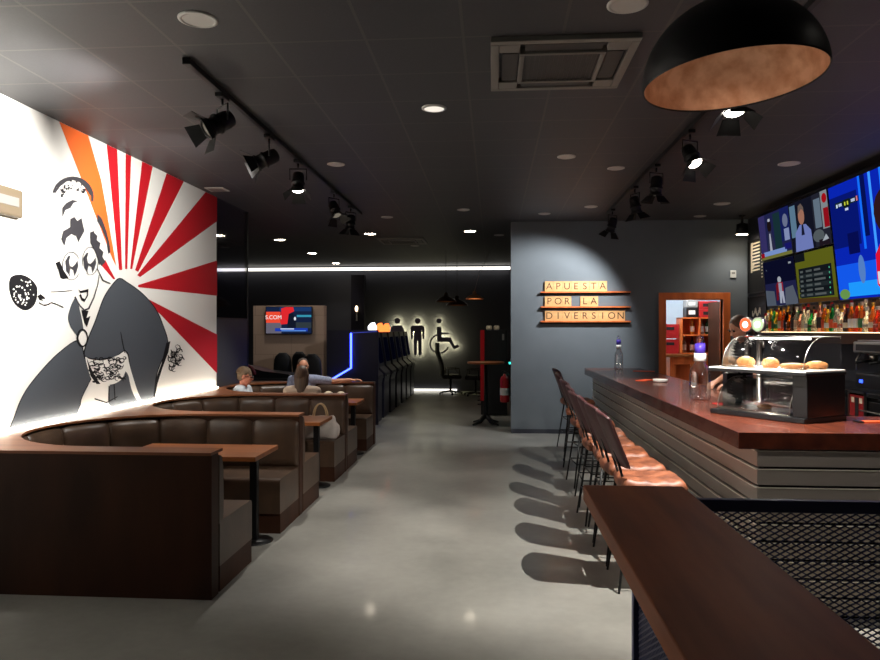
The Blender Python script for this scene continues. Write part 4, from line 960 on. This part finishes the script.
SR.append(spotlight(1.72, 8.9, (.2, .1, -1), False, 'theatre spotlight with spread flaps, fourth on the bar track'))
SR.append(spotlight(1.72, 10.55, (-.25, .35, -1), False, 'last theatre spotlight of the bar track, aimed at the letter sign'))

# big copper dome lamp
cl = thing('dome_pendant_lamp', 'huge black dome pendant lamp with copper interior hanging over the bar', 'pendant lamp', (.90, 2.78, 2.635)); cl.rotation_euler = (radians(-2), radians(-3), 0)
RD = .33
prof_o = [(RD*cos(a), RD*.92*sin(a)) for a in [radians(90)*i/18 for i in range(18)]]+[(.03, RD*.92)]
prof_i = [((RD-.008)*cos(a), .002+(RD-.010)*.92*sin(a)) for a in [radians(90)*i/18 for i in range(18)]]+[(.005, RD*.91)]
mb = MB(); mb.lathe(prof_o, seg=64, cap=False); mb.build('shade', M['lamp_black'], cl)
mb = MB(); mb.lathe(prof_i[::-1], seg=64, cap=False); mb.build('inner_shade', M['copper'], cl)
mb = MB(); mb.smooth = True; mb.rings([[V(((RD+.003*cos(b)-.004)*cos(a), (RD+.003*cos(b)-.004)*sin(a), .004*sin(b))) for b in [j*2*pi/8 for j in range(8)]] for a in [i*2*pi/64 for i in range(64)]], close=True); mb.build('rim', M['lamp_black'], cl)
mb = MB(); mb.lathe([(.05, RD*.9), (.05, RD*.92+.06), (.02, RD*.92+.09)], seg=20); mb.build('cap', M['lamp_black'], cl)
mb = MB(); mb.tube([(0, 0, RD+.05), (0, 0, .846)], .006, 8); mb.build('cord', M['black_plastic'], cl)
mb = MB(); mb.lathe([(.025, .30), (.025, .23)], seg=16); mb.build('socket', M['black_plastic'], cl)
mb = MB(); mb.ell((0, 0, .20), (.03, .03, .035)); mb.build('bulb', emis('added_bulb_glow', (255, 190, 130), 1.2), cl)  # bulb added high inside the dome to brighten the copper
light('dome_fill', 'POINT', (.90, 2.78, 2.635+.13), .8, (1, .9, .82), rad=.03)  # weak fill light added inside the shade

# small pendants over the lounge
def small_pendant(p, r, label, copper, slant=0):
    t = thing('small_pendant_lamp', label, 'pendant lamp', p, 0, None)
    mb = MB(); mb.lathe([(r, 0), (r*.97, .02), (r*.85, r*.2), (r*.62, r*.38), (r*.3, r*.5), (r*.22, r*.55), (r*.2, r*.8), (.02, r*.9)], seg=28, cap=False); mb.build('shade', M['copper'] if copper else mat('bronze_shade', (60, 44, 38), .4, metal=.6), t)
    mb = MB(); mb.lathe([(r*.93, .012), (.01, .02)], seg=24, cap=True); mb.build('diffuser', emis('pendant_glow', (255, 150, 80), 2.5 if copper else .10), t)
    mb = MB(); mb.tube([(0, 0, r*.9), (slant*.3, 0, r*.9+.35*(CEIL-p[2])), (slant, 0, CEIL-p[2])], .006, 6); mb.build('cord', M['black_plastic'] if not copper else M['grey_plastic'], t)
small_pendant(tuple(at_y(474.5, 299, 16.2)), .2, 'small copper pendant lamp on a slanting cord beyond the sign wall corner', True, .35)
small_pendant(tuple(at_y(446, 302, 16.2)), .24, 'dark bronze pendant lamp over the passage, higher of the pair', False)
small_pendant(tuple(at_y(457, 305.5, 16.9)), .26, 'dark bronze pendant lamp over the passage, lower of the pair', False)

# ================================================================== LOUNGE BEYOND
# television on the beige partition
a_, b_ = at_y(265.5, 306.5, 14.44), at_y(312, 334, 14.44)
t = thing('lounge_television', 'small wall television on the beige partition showing a red shirt and a score bar', 'television', (a_.x, 14.5, b_.z)); W_, H_ = b_.x-a_.x, a_.z-b_.z
MB().box((0, -.06, 0), (W_, 0, H_)).build('bezel', M['black_plastic'], t, bevel=.004)
pic = [(R_(0, 0, 1, 1), (24, 36, 66), .9), (R_(0, .4, .32, .82), (232, 74, 50), 1), (R_(0, 0, .34, .4), (110, 106, 120), .8), (R_(.3, .84, 1, 1), (30, 60, 110), .8), ([(.32, .34), (.34, .95), (.44, 1), (.6, 1), (.62, .84), (.5, .74), (.47, .36)], (222, 40, 46), 1), ([(.47, .2), (.5, .74), (.6, .76), (.66, .5), (.7, .2)], (18, 24, 40), 1), (R_(.68, .62, 1, .7), (60, 160, 190), .8), (O_(.64, .56, .025, .07, 10), (220, 225, 235), 1), (R_(.66, .2, 1, .42), (50, 60, 66), .9), (R_(.2, .08, .92, .2), (30, 60, 170), 1), (R_(.32, .15, .62, .19), (200, 215, 235), 1), (R_(.34, .08, .88, .12), (90, 140, 220), 1)]
mb = MB()
for k, (poly, c, s_) in enumerate(pic):
    mb.mt(E(c, s_)); n = mb.add([(.012+(W_-.024)*u_, -.0606-.0006*k, .012+(H_-.024)*v_) for u_, v_ in poly]); mb.face(range(n, n+len(poly)))
mb.build('screen', None, t)
text_mesh('S.COM', .115, .0006, frame_xz(-.070) @ Matrix.Translation((.17, H_*.6, 0)), E((245, 240, 240), 1.0), 'screen_text', t)
# black gaming chairs beside it
def lounge_chair(x, y, rz, s, label):
    t = thing('gaming_chair', label, 'office chair', (x, y, 0), rz, None)
    mb = MB(); mb.lathe([(.03, .06), (.03, .42)], seg=14); mb.build('gas_column', M['black_plastic'], t)
    mb = MB()
    for k in range(5): a = k*2*pi/5; mb.tube([(0, 0, .09), (.3*cos(a), .3*sin(a), .06)], [.025, .015], 8)
    mb.build('star_base', M['black_plastic'], t)
    for k in range(5): a = k*2*pi/5; MB().ell((.3*cos(a), .3*sin(a), .031), (.03, .03, .031), seg=10, rg=6).build('caster', M['black_plastic'], t)
    MB().box((-.26, -.26, .42), (.26, .26, .53)).build('seat', M['black_matte'], t, bevel=.04, seg=4)
    mb = MB(); mb.smooth = True; rows = []
    for i in range(13):
        z = i/12; half = (.25-.03*z) if z < .8 else .22*sqrt(max(0.02, 1-((z-.8)/.22)**2)); yy = -.24-.10*z+.04*sin(z*6)
        rows.append([V((half*cos(a), yy+.055*sin(a), .50+.86*z)) for a in [j*2*pi/20 for j in range(20)]])
    mb.rings(rows); mb.build('backrest', M['black_matte'], t)
    for sx in (-1, 1): mb = MB(); mb.tube([(sx*.27, -.1, .45), (sx*.30, -.1, .68), (sx*.30, .18, .70), (sx*.28, .2, .5)], .018, 8); mb.build('armrest', M['black_plastic'], t)
    return t
c1 = lounge_chair(-1.12, 19.0, -1.35, 1, 'black swivel chair in front of the wheelchair sign figure')
dup(c1, (-.45, 18.6, 0), 1.5, 'second black swivel chair, beside the tall black cabinet')
a1 = dup(c1, (-3.98, 13.4, 0), .3, 'black high-backed chair before the beige partition, beside the low black console')
a2 = dup(c1, (-3.70, 14.05, 0), -.2, 'black high-backed chair touching the beige partition, tucked behind its twin')
a3 = dup(c1, (-3.22, 12.7, 0), .2, 'black high-backed chair behind the man in glasses')
for q_ in (a1, a2, a3): q_.scale = (.72, .8, .94)
t = thing('console_desk', 'low black console with a dark red curved edge behind the seated grey-haired man', 'console', (-4.02, 12.6, 0))
MB().box((-.5, -.3, 0), (.55, .3, .86)).build('cabinet', M['black_matte'], t, bevel=.02); mb = MB(); mb.prism([(-.45, .86), (.5, .86), (.5, .92), (0, .98), (-.3, 1.06), (-.45, 1.06)], .5, frame_xz(.25)); mb.build('control_desk', M['black_plastic'], t)
mb = MB(); mb.tube([(-.48+.22*(1-cos(a))*.8, -.31, .92+.16*sin(a)) for a in [pi*i/14 for i in range(15)]], .03, 8); mb.build('red_edge', mat('dark_red_vinyl', (90, 16, 26), .5), t)

# game machines in a row
def machine(y, top, label, first=None):
    t = thing('game_machine', label, 'game machine', (-2.43, y, 0), 0, 'row of blue-black game machines')
    mb = MB(); mb.prism([(-.42, 0), (.33, 0), (.33, .68), (.36, .86), (.24, .98), (.14, 1.66), (-.42, 1.66)], .66, Matrix(((1, 0, 0, 0), (0, 0, 1, -.33), (0, 1, 0, 0), (0, 0, 0, 1)))); mb.build('cabinet', M['navy_panel'], t, bevel=.01)
    mb = MB(); n = mb.add([(.155+.003, -.27, 1.55), (.155+.003, .27, 1.55), (.232+.003, .27, 1.05), (.232+.003, -.27, 1.05)]); mb.face((n, n+3, n+2, n+1)); mb.build('screen', M['screen_glow'], t)
    mb = MB(); mb.box((.345, -.25, .80), (.37, .25, .84)); mb.build('button_deck', M['black_plastic'], t, bevel=.004)
    if top:
        mb = MB(); mb.prism([(-.08, 0), (.07, 0), (.08, .1), (.04, .19), (-.03, .18), (-.09, .11)], .06, frame_xz(.03) @ Matrix.Translation((.05, 1.66, 0))); mb.build('topper', M[top], t, bevel=.005)
    return t
for i, (tp, lab) in enumerate(((None, 'dark blue game machine standing directly behind the blue neon panel'), ('topper_white', 'dark game machine with white glowing topper'), ('topper_orange', 'dark game machine with orange glowing topper, nearer one'), ('topper_orange', 'dark game machine with orange glowing topper, farther one'), (None, 'dark game machine fifth in the row, without topper'), (None, 'dark game machine sixth in the row, without topper'), (None, 'dark game machine at the far end of the row, close to the restroom figures'))):
    machine(13.2+i*.93, tp, lab)
# neon outline on a navy panel facing the booths
t = thing('neon_panel', 'dark navy end panel with bent blue neon tube beside the last booth', 'neon panel', (0, 0, 0))
pa_, pb_ = at_y(327, 330, 12.75), at_y(378, 330, 12.75)
MB().box((pa_.x, 12.76, 0), (pb_.x, 12.84, 1.70)).build('panel', M['navy_panel'], t, bevel=.004)
pts = [at_y(377, 331.5, 12.70), at_y(351, 333, 12.70), at_y(351, 368, 12.70), at_y(330, 380.5, 12.70)]
mb = MB(); mb.tube([pts[1], pts[2], pts[3]], .017, 8); mb.build('neon_tube', M['led_blue'], t)
mb = MB(); mb.tube([pts[0], pts[1]], .006, 8); mb.build('thin_tube', emis('dim_blue', (70, 80, 190), .8), t)
# dark pillar with a small lamp above the machines
struct('pillar_dark', MB().box((-3.86, 19.4, 0), (-3.5, 19.7, 3.2)), M['black_glass'])
t = thing('sconce_lamp', 'slim vertical wall lamp glowing on the dark pillar', 'wall lamp', (-3.70, 19.4, 1.95)); MB().box((-.02, -.03, 0), (.02, 0, .42)).build('bar', M['grey_plastic'], t, bevel=.004); MB().ell((0, -.05, .33), (.04, .03, .08)).build('bulb', emis('sconce', (255, 226, 180), 5), t)
# restroom figures
def fig(name, label, polys, circ=None):
    t = thing(name, label, 'restroom sign', (0, 0, 0), 0, None)
    def mk(off, depth, m, nm, s_):
        mb = MB()
        for poly in polys:
            P = [at_y(340+x/4.4, 300+y/4.4, 19.9) for x, y in poly]; c = sum(P, V())/len(P)
            Q = [(p.x, p.z) for p in P]
            if s_ < 1 and len(Q) > 4:
                n_ = len(Q); ar = sum(Q[i][0]*Q[(i+1) % n_][1]-Q[(i+1) % n_][0]*Q[i][1] for i in range(n_)); sg = 1 if ar > 0 else -1; Z = []
                for i in range(n_):
                    a, b = Q[i-1], Q[(i+1) % n_]; dx, dy = b[0]-a[0], b[1]-a[1]; L = max(math.hypot(dx, dy), 1e-6); Z.append((Q[i][0]-sg*dy/L*.014, Q[i][1]+sg*dx/L*.014))
                Q = Z
            elif s_ < 1: Q = [(c.x+(x-c.x)*.7, c.z+(z-c.z)*.7) for x, z in Q]
            mb.prism(Q, depth, frame_xz(off))
        mb.build(nm, m, t)
    mk(19.87, .03, M['fig'], 'figure', 1.0); mk(19.90, .02, M['halo'], 'backlight', .88)
M['fig'] = mat('figure_lit_grey', (104, 96, 122), .5)  # black signs coloured purple-grey so the light on them is in the colour
def circle(cx, cy, r, n=18): return [(cx+r*cos(i*2*pi/n), cy+r*sin(i*2*pi/n)) for i in range(n)]
fig('woman_sign', 'backlit black woman figure of the restroom sign, partly behind the game machines', [circle(253, 92, 13), [(232, 112), (272, 112), (282, 128), (290, 168), (284, 178), (272, 136), (286, 200), (266, 200), (266, 240), (254, 240), (254, 200), (250, 200), (250, 240), (238, 240), (238, 200), (220, 200), (234, 136), (222, 178), (214, 168), (224, 128)]])
fig('man_sign', 'backlit black standing man figure of the restroom sign', [circle(343, 92, 13), [(318, 112), (366, 112), (372, 120), (372, 172), (363, 172), (361, 132), (360, 242), (346, 242), (344, 180), (341, 180), (339, 242), (326, 242), (325, 132), (321, 172), (312, 172), (312, 120)]])
def ringarc(cx, cy, r0, r1, a0, a1, n=28):
    return [[(cx+r1*cos(radians(a)), cy+r1*sin(radians(a))), (cx+r1*cos(radians(b)), cy+r1*sin(radians(b))), (cx+r0*cos(radians(b)), cy+r0*sin(radians(b))), (cx+r0*cos(radians(a)), cy+r0*sin(radians(a)))] for a, b in [(a0+(a1-a0)*i/n, a0+(a1-a0)*(i+1)/n) for i in range(n)]]
fig('wheelchair_sign', 'backlit black wheelchair figure of the restroom sign', [circle(436, 92, 12), [(426, 122), (434, 116), (446, 120), (448, 142), (480, 143), (480, 150), (448, 152), (448, 164), (488, 164), (504, 200), (520, 196), (526, 206), (502, 218), (480, 184), (428, 184)]]+ringarc(438, 193, 37, 44, 20, 255))
# tall black cabinet, high table, extinguisher
t = thing('tall_cabinet', 'tall black cabinet with a red edge behind the round high table', 'cabinet', (.02, 14.3, 0))
MB().box((-.26, 0, .02), (.26, .5, 1.70)).build('body', M['black_plastic'], t, bevel=.006); MB().box((-.27, -.012, .30), (-.19, 0, 1.70)).build('red_strip', M['red_mat'], t); MB().box((.16, -.008, 1.5), (.2, 0, 1.62)).build('lock_plate', M['grey_plastic'], t)
for z in (.3, .38, .46): MB().box((-.33, .1, z-.1), (-.262, .3, z-.08)).build('rack_bar', M['black_plastic'], t)
for k, (x, lab) in enumerate(((-.08, 'cream paper bundle on top of the tall black cabinet, near its red edge'), (.07, 'second cream paper bundle on top of the tall black cabinet'))):
    o = MB().box((-.06, -.07, 0), (.06, .07, .09)).build('paper_roll', M['cream'], loc=(x, 14.45, 1.7), bevel=.03, seg=3); tag(o, lab, 'paper bundle')
t = thing('high_table', 'round wooden high table on a slim black column by the sign wall corner', 'table', (-.13, 13.05, 0))
mb = MB(); mb.lathe([(.33, 1.09), (.335, 1.10), (.335, 1.12), (.33, 1.125)], seg=36); mb.build('tabletop', M['wood_table'], t)
mb = MB(); mb.lathe([(.06, .14), (.035, .2), (.03, 1.09)], seg=16); mb.build('column', M['black_metal'], t)
for k in range(4): a = pi/4+k*pi/2; mb = MB(); mb.tube([(.02*cos(a), .02*sin(a), .15), (.14*cos(a), .14*sin(a), .05), (.32*cos(a), .32*sin(a), .013)], [.045, .035, .014], 8); mb.build('foot', M['black_metal'], t)
t = thing('fire_extinguisher', 'red fire extinguisher on the corner behind the grey sign wall', 'fire extinguisher', (.20, 12.35, .47))
mb = MB(); mb.lathe([(.07, 0), (.08, .02), (.08, .38), (.06, .43), (.025, .455), (.025, .48)], seg=24); mb.build('cylinder', M['red_mat'], t)
mb = MB(); mb.lathe([(.0815, .12), (.0815, .24)], seg=24, cap=False); mb.build('paper_label', M['white_label'], t)
mb = MB(); mb.box((-.02, -.02, .48), (.02, .02, .52)); mb.box((-.06, -.008, .52), (.06, .008, .535)); mb.build('valve', M['black_plastic'], t)
mb = MB(); mb.tube([(.03, 0, .5), (.09, -.02, .45), (.095, -.02, .2), (.09, 0, .1)], .01, 8); mb.build('hose', M['black_plastic'], t)
mb = MB(); mb.box((.08, -.05, .1), (.28, .05, .4)); mb.build('wall_bracket', M['black_metal'], t)
o = MB().box((.27, 12.25, 1.12), (.48, 12.45, 1.15)).build('exit_indicator', M['teal_led']); tag(o, 'tiny teal indicator light above the fire extinguisher', 'indicator light')

# ================================================================== PEOPLE
def face_parts(head, t, c, R, glasses=False, dark=False):
    def q(x, y, z): return c+R @ V((x, y, z))
    for s_ in (-1, 1):
        MB().ell(q(s_*.032, .083, .012), (.0125, .011, .0095), R.to_4x4(), 10, 8).build('eye', M['eye'], t)
        MB().box((s_*.032-.018, .084, .028), (s_*.032+.018, .094, .033), Matrix.Translation(c) @ R.to_4x4()).build('eyebrow', M['hair_short'], t)
    MB().ell(q(0, .091, -.052), (.024, .009, .0055), R.to_4x4(), 12, 6).build('mouth', M['lip'], t)
    if glasses or dark:
        mb = MB(); m_ = M['black_plastic']
        for s_ in (-1, 1):
            pts = [q(s_*.034+.024*cos(a), .104, .010+.018*sin(a)) for a in [k*2*pi/14 for k in range(15)]]; mb.tube(pts, .0028, 6)
            mb.tube([q(s_*.058, .102, .016), q(s_*.078, .06, .016), q(s_*.082, -.01, .008)], .0028, 6)
            if dark: mb.ell(q(s_*.034, .104, .010), (.024, .002, .018), R.to_4x4(), 14, 6)
        mb.tube([q(-.01, .104, .014), q(.01, .104, .014)], .0028, 6); mb.build('glasses', m_, t)
M['eye'] = mat('eye_dark', (30, 24, 20), .2); M['lip'] = mat('lip', (150, 84, 76), .5)
def hand(mb, w, d, up, curl=.4, s=1.0):
    d = V(d).normalized(); up = V(up).normalized(); side = d.cross(up).normalized(); up = side.cross(d).normalized(); w = V(w)
    k = w+d*.045*s; 
    for o_ in (-.026, -.009, .009, .026): mb.cap(w+side*o_*.6*s, w+d*.085*s+side*o_*s, .015*s, .012*s, 8)
    for i, (o_, L) in enumerate(((-.032, .058), (-.011, .070), (.011, .075), (.032, .066))):
        p = w+d*.085*s+side*o_*s; a = d*cos(curl*.4)-up*sin(curl*.4); p1 = p+a*L*.5*s; b = d*cos(curl*1.5)-up*sin(curl*1.5); p2 = p1+b*L*.55*s
        mb.cap(p, p1, .0095*s, .0085*s, 8); mb.cap(p1, p2, .0085*s, .007*s, 8)
    p = w+d*.02*s+side*.026*s; p1 = p+(d*.6+side*.75-up*.15).normalized()*.045*s; mb.cap(p, p1, .013*s, .010*s, 8); mb.cap(p1, p1+(d*.9+side*.3-up*.3).normalized()*.032*s, .010*s, .008*s, 8)
def person(loc, rz, label, J, skin, shirt, hair_fn, head_rot=(0, 0, 0), glasses=False, dark=False, female=False, sleeve=.5, standing=False, trousers='trousers'):
    """local frame: +Y is where the chest faces, hip at J['pelvis']"""
    t = thing('person', label, 'person', loc, rz); g = {k: V(v) for k, v in J.items()}
    P, C, N, H = g['pelvis'], g['chest'], g['neck'], g['head']; sw = .9 if female else 1.0
    R = Matrix.Rotation(head_rot[2], 3, 'Z') @ Matrix.Rotation(head_rot[0], 3, 'X') @ Matrix.Rotation(head_rot[1], 3, 'Y')
    mb = MB(); R4 = R.to_4x4()
    # head with skull, face, jaw, nose, ears
    q = lambda x, y, z: H+R @ V((x, y, z))
    mb.ell(q(0, -.012, .02), (.076, .094, .098), R4, 20, 14); mb.ell(q(0, .02, -.02), (.064, .072, .088), R4, 18, 12); mb.ell(q(0, .045, -.075), (.042, .040, .034), R4, 14, 10)
    mb.cap(q(0, .085, .02), q(0, .108, -.02), .008, .014, 8); mb.ell(q(0, .084, -.050), (.028, .012, .012), R4, 10, 8)
    for s_ in (-1, 1): mb.ell(q(s_*.077, -.005, .0), (.012, .020, .032), R4, 10, 8); mb.ell(q(s_*.036, .065, -.018), (.024, .02, .022), R4, 10, 8)
    mb.cap(N-V((0, 0, .05)), q(0, -.01, -.06), .055*sw, .052*sw)
    def body(mb, e, arms, legs, to):
        mb.ell(C, (.165*sw+e, .105+e, .17+e)); mb.ell((C+P)/2, (.145*sw+e, .10+e, .19+e)); mb.ell(P, (.165*(1.0 if not female else 1.05)+e, .12+e, .12+e))
        for s_, sh in ((-1, g['shL']), (1, g['shR'])): mb.cap(C+V((s_*.05, 0, .12)), sh, .07+e, .055+e); mb.cap(N-V((0, 0, .03)), sh, .045+e, .048+e)
        if arms:
            for a, b, c_ in (('shL', 'elL', 'wrL'), ('shR', 'elR', 'wrR')):
                A, B_, W = g[a], g[b], g[c_]
                if to >= 1: mb.cap(A, B_, .050*sw+e, .040*sw+e); mb.cap(B_, A.lerp(W, 0)+(W-A)*0 + B_.lerp(W, min(to-1, 1))-A, .040*sw+e, .030*sw+e) if 0 else mb.cap(B_, B_.lerp(W, min(max(to-1, .02), 1)), .040*sw+e, (.040-.012*min(to-1, 1))*sw+e)
                else: mb.cap(A, A.lerp(B_, to), .050*sw+e, (.050-.008*to)*sw+e)
    body(mb, 0, True, True, 2)
    for a, b, c_ in (('hipL', 'knL', 'anL'), ('hipR', 'knR', 'anR')):
        mb.cap(g[a], g[b], .082, .058); mb.cap(g[b], g[c_], .056, .038); mb.cap(g[c_]+V((0, -.03, -.03)), g[c_]+V((0, .13, -.045)), .036, .03)
    for wr, el in (('wrL', 'elL'), ('wrR', 'elR')):
        d = g[wr]-g[el]; hand(mb, g[wr]+d.normalized()*.01, J.get('hd'+wr[-1], d), V((0, 0, 1)) if abs(d.normalized().z) < .85 else V((0, 1, 0)), .5)
    mb.build('body', M[skin], t, remesh=.0085)
    mb = MB(); body(mb, .014, True, False, sleeve); mb.build('shirt', M[shirt], t, remesh=.012)
    mb = MB(); mb.ell(P-V((0, 0, .01)), (.185, .138, .125))
    for a, b, c_ in (('hipL', 'knL', 'anL'), ('hipR', 'knR', 'anR')): mb.cap(g[a], g[b], .094, .070); mb.cap(g[b], g[c_]+V((0, 0, .02)), .068, .052)
    mb.build('trousers', M[trousers], t, remesh=.014)
    for a in ('anL', 'anR'): mb = MB(); mb.cap(g[a]+V((0, -.035, -.032)), g[a]+V((0, .15, -.045)), .046, .038); mb.build('shoe', M['black_plastic'], t, remesh=.012)
    face_parts(None, t, H, R, glasses, dark)
    hair_fn(t, H, R)
    return t
def hair_short(m, top=.0, bald=False, curly=False):
    def f(t, H, R):
        mb = MB(); R4 = R.to_4x4(); q = lambda x, y, z: H+R @ V((x, y, z))
        mb.ell(q(0, -.026, .035), (.081, .092, .092), R4); mb.ell(q(0, -.045, -.005), (.076, .066, .075), R4)
        if curly:
            rr = random.Random(4)
            for k in range(60):
                a, b = rr.random()*2*pi, rr.random()*1.35; p = q(.078*cos(a)*cos(b), -.028+.09*sin(a)*cos(b), .03+.088*sin(b)); mb.ell(p, (.022, .022, .022), None, 8, 6)
        mb.build('hair', M[m], t, remesh=.008)
    return f
def hair_long(m):
    def f(t, H, R):
        mb = MB(); q = lambda x, y, z: H+R @ V((x, y, z)); R4 = R.to_4x4()
        mb.ell(q(0, -.026, .03), (.083, .100, .10), R4)
        for x in (-.058, -.035, -.012, .012, .035, .058): mb.cap(q(x, -.06+.3*abs(x), .0), q(x*.85, -.085+.3*abs(x), -.25-.03*cos(x*40)), .038, .02, 10)
        for s_ in (-1, 1): mb.cap(q(s_*.064, -.01, .01), q(s_*.068, -.02, -.20), .026, .016, 10)
        mb.build('hair', M[m], t, remesh=.008)
    return f
def hair_tied(m):
    def f(t, H, R):
        mb = MB(); R4 = R.to_4x4(); q = lambda x, y, z: H+R @ V((x, y, z))
        mb.ell(q(0, -.024, .032), (.084, .098, .096), R4); mb.ell(q(0, -.105, -.015), (.034, .036, .038), R4); mb.cap(q(0, -.1, -.02), q(0, -.12, -.16), .024, .012, 8)
        mb.build('hair', M[m], t, remesh=.008)
    return f
def seated(lean=0, head=(0, .02, 1.19), low=0, **kw):
    J = dict(pelvis=(0, 0, .57), chest=(0, lean*.6, .86), neck=(0, lean+.005, 1.035), head=head, shL=(-.18, lean, .98), shR=(.18, lean, .98), elL=(-.22, .08+lean, .74), elR=(.22, .08+lean, .74), wrL=(-.10, .30, .78), wrR=(.10, .30, .78),
             hipL=(-.09, .03, .545), hipR=(.09, .03, .545), knL=(-.11, .36, .49), knR=(.11, .36, .49), anL=(-.11, .38, .10), anR=(.11, .38, .10)); J.update(kw)
    k = 0.0
    return J
# grey-haired man by the wall, facing the table (towards +X)
pm = at_y(246, 380, 9.65)
person((pm.x-.09, 9.62, -.10), -pi/2+.0, 'grey curly-haired man in sunglasses and white shirt seated by the mural', seated(.05, (0, .09, 1.165)), 'skin_red', 'shirt_white', hair_short('hair_grey', curly=True), (-.25, 0, .15), dark=True, sleeve=.55)
# woman with long hair, back to the camera
person((-2.42, 8.98, -.06), 0, 'woman with long dark blond hair seen from behind in the last booth', seated(.02, (0, .04, 1.18)), 'skin', 'blouse', hair_long('hair_dark'), (-.1, 0, -.1), female=True, sleeve=1.0)
# man in glasses, arm stretched along the divider, facing the camera
person((-2.73, 10.20, .0), pi-.15, 'man in glasses and blue shirt stretching one arm along the booth back', seated(-.03, (0, .0, 1.17), elL=(-.47, -.03, .965), wrL=(-.71, -.06, .985), shL=(-.20, -.02, .99)), 'skin', 'shirt_blue', hair_short('hair_short'), (-.1, 0, .55), glasses=True, sleeve=.75)
# bartender behind the pastry case
pb = (2.62, 7.55, .06)
person(pb, pi/2+.3, 'bartender with tied-back brown hair bending her head down behind the beer taps', dict(pelvis=(0, 0, .98), chest=(0, .03, 1.32), neck=(0, .07, 1.52), head=(0, .14, 1.66), shL=(-.165, .05, 1.46), shR=(.165, .05, 1.46), elL=(-.20, .10, 1.19), elR=(.20, .10, 1.19), wrL=(-.12, .30, 1.12), wrR=(.12, .30, 1.12),
        hipL=(-.09, 0, .93), hipR=(.09, 0, .93), knL=(-.10, .03, .51), knR=(.10, .03, .51), anL=(-.10, 0, .08), anR=(.10, 0, .08)), 'skin', 'black_matte', hair_tied('hair_brown'), (-.55, 0, .0), female=True, sleeve=.5)
o = MB().box((2.45, 6.4, 0), (3.3, 9.2, .05)).build('duckboard', M['black_matte']); tag(o, 'dark raised floor mat behind the bar', 'floor mat')

# ================================================================== LIGHTS
light('spot_mural_a', 'SPOT', SL[0], 520, (1, .96, .9), (-3.7, 4.4, 2.5), 115, .7, .05)
light('spot_mural_b', 'SPOT', SL[1], 220, (1, .96, .9), (-3.7, 7.0, 2.3), 120, .8, .05)
light('spot_aisle_left', 'SPOT', SL[2], 200, WARM, (-2.0, 6.3, .3), 62, .5, .04)
light('spot_bar_front', 'SPOT', SL[3], 65, WARM, (1.55, 7.0, .6), 50, .6, .04)
light('spot_booth', 'SPOT', SL[4], 170, WARM, (-2.5, 9.5, .9), 80, .6, .04)
light('spot_bar_a', 'SPOT', SR[0], 740, WARM, (1.1, 5.9, 0), 98, .6, .008)
light('spot_bar_b', 'SPOT', SR[1], 110, WARM, (2.3, 4.6, 0), 55, .5, .03)
light('spot_bar_fill', 'SPOT', SX, 60, WARM, (2.1, 4.6, 1.1), 45, .6, .04)  # fill from the added spotlight outside the view
light('spot_bar_c', 'SPOT', SR[3], 190, WARM, (2.4, 8.2, 1.2), 80, .6, .03)
light('spot_sign', 'SPOT', SR[4], 250, (.96, .98, 1), (.75, 11.9, 1.7), 100, .55, .04)
light('downlight_beam', 'SPOT', (3.0, 5.3, CEIL-.03), 90, WARM, (3.1, 5.5, 0), 120, .8, .1)  # unseen downlight, added to brighten the back bar
t = thing('recessed_downlight', 'added out-of-frame downlight over the coffee machine side of the bar', 'ceiling light', (3.0, 5.3, CEIL))
mb = MB(); mb.lathe([(.12, 0), (.12, -.008)], seg=28); mb.build('diffuser', M['dl_on'], t)
for i, p in enumerate(DLP):
    light('downlight_beam', 'SPOT', (p.x, p.y, CEIL-.02), (60, 90, 50, 60, 60)[i], WARM, (p.x, p.y, 0), 110, .8, .1)
light('storeroom_lamp', 'POINT', (3.2, 12.6, 2.8), 110, (.95, .98, 1), rad=.15)
case_a = math.atan2(ex.y, ex.x); cp = PC+V((.36*cos(case_a)-.26*sin(case_a), .36*sin(case_a)+.26*cos(case_a), .52))
light('case_light', 'POINT', cp, 6.0, (1, .97, .92), rad=.04)

w = bpy.data.worlds.new('world'); SC.world = w; w.use_nodes = True
w.node_tree.nodes['Background'].inputs[0].default_value = (.02, .022, .03, 1); w.node_tree.nodes['Background'].inputs[1].default_value = .3

cam = bpy.data.cameras.new('camera'); co = bpy.data.objects.new('camera', cam); COL.objects.link(co); SC.camera = co
cam.sensor_width = 36; cam.lens = FOC*36/880; cam.clip_start = .05; cam.clip_end = 100
co.location = (0, 0, EYE); co.rotation_euler = (pi/2, 0, TH)
SC.view_settings.view_transform = 'Standard'; SC.view_settings.look = 'None'; SC.view_settings.gamma = 1; SC.view_settings.exposure = 0
try: SC.view_settings.use_curve_mapping = False
except Exception: pass
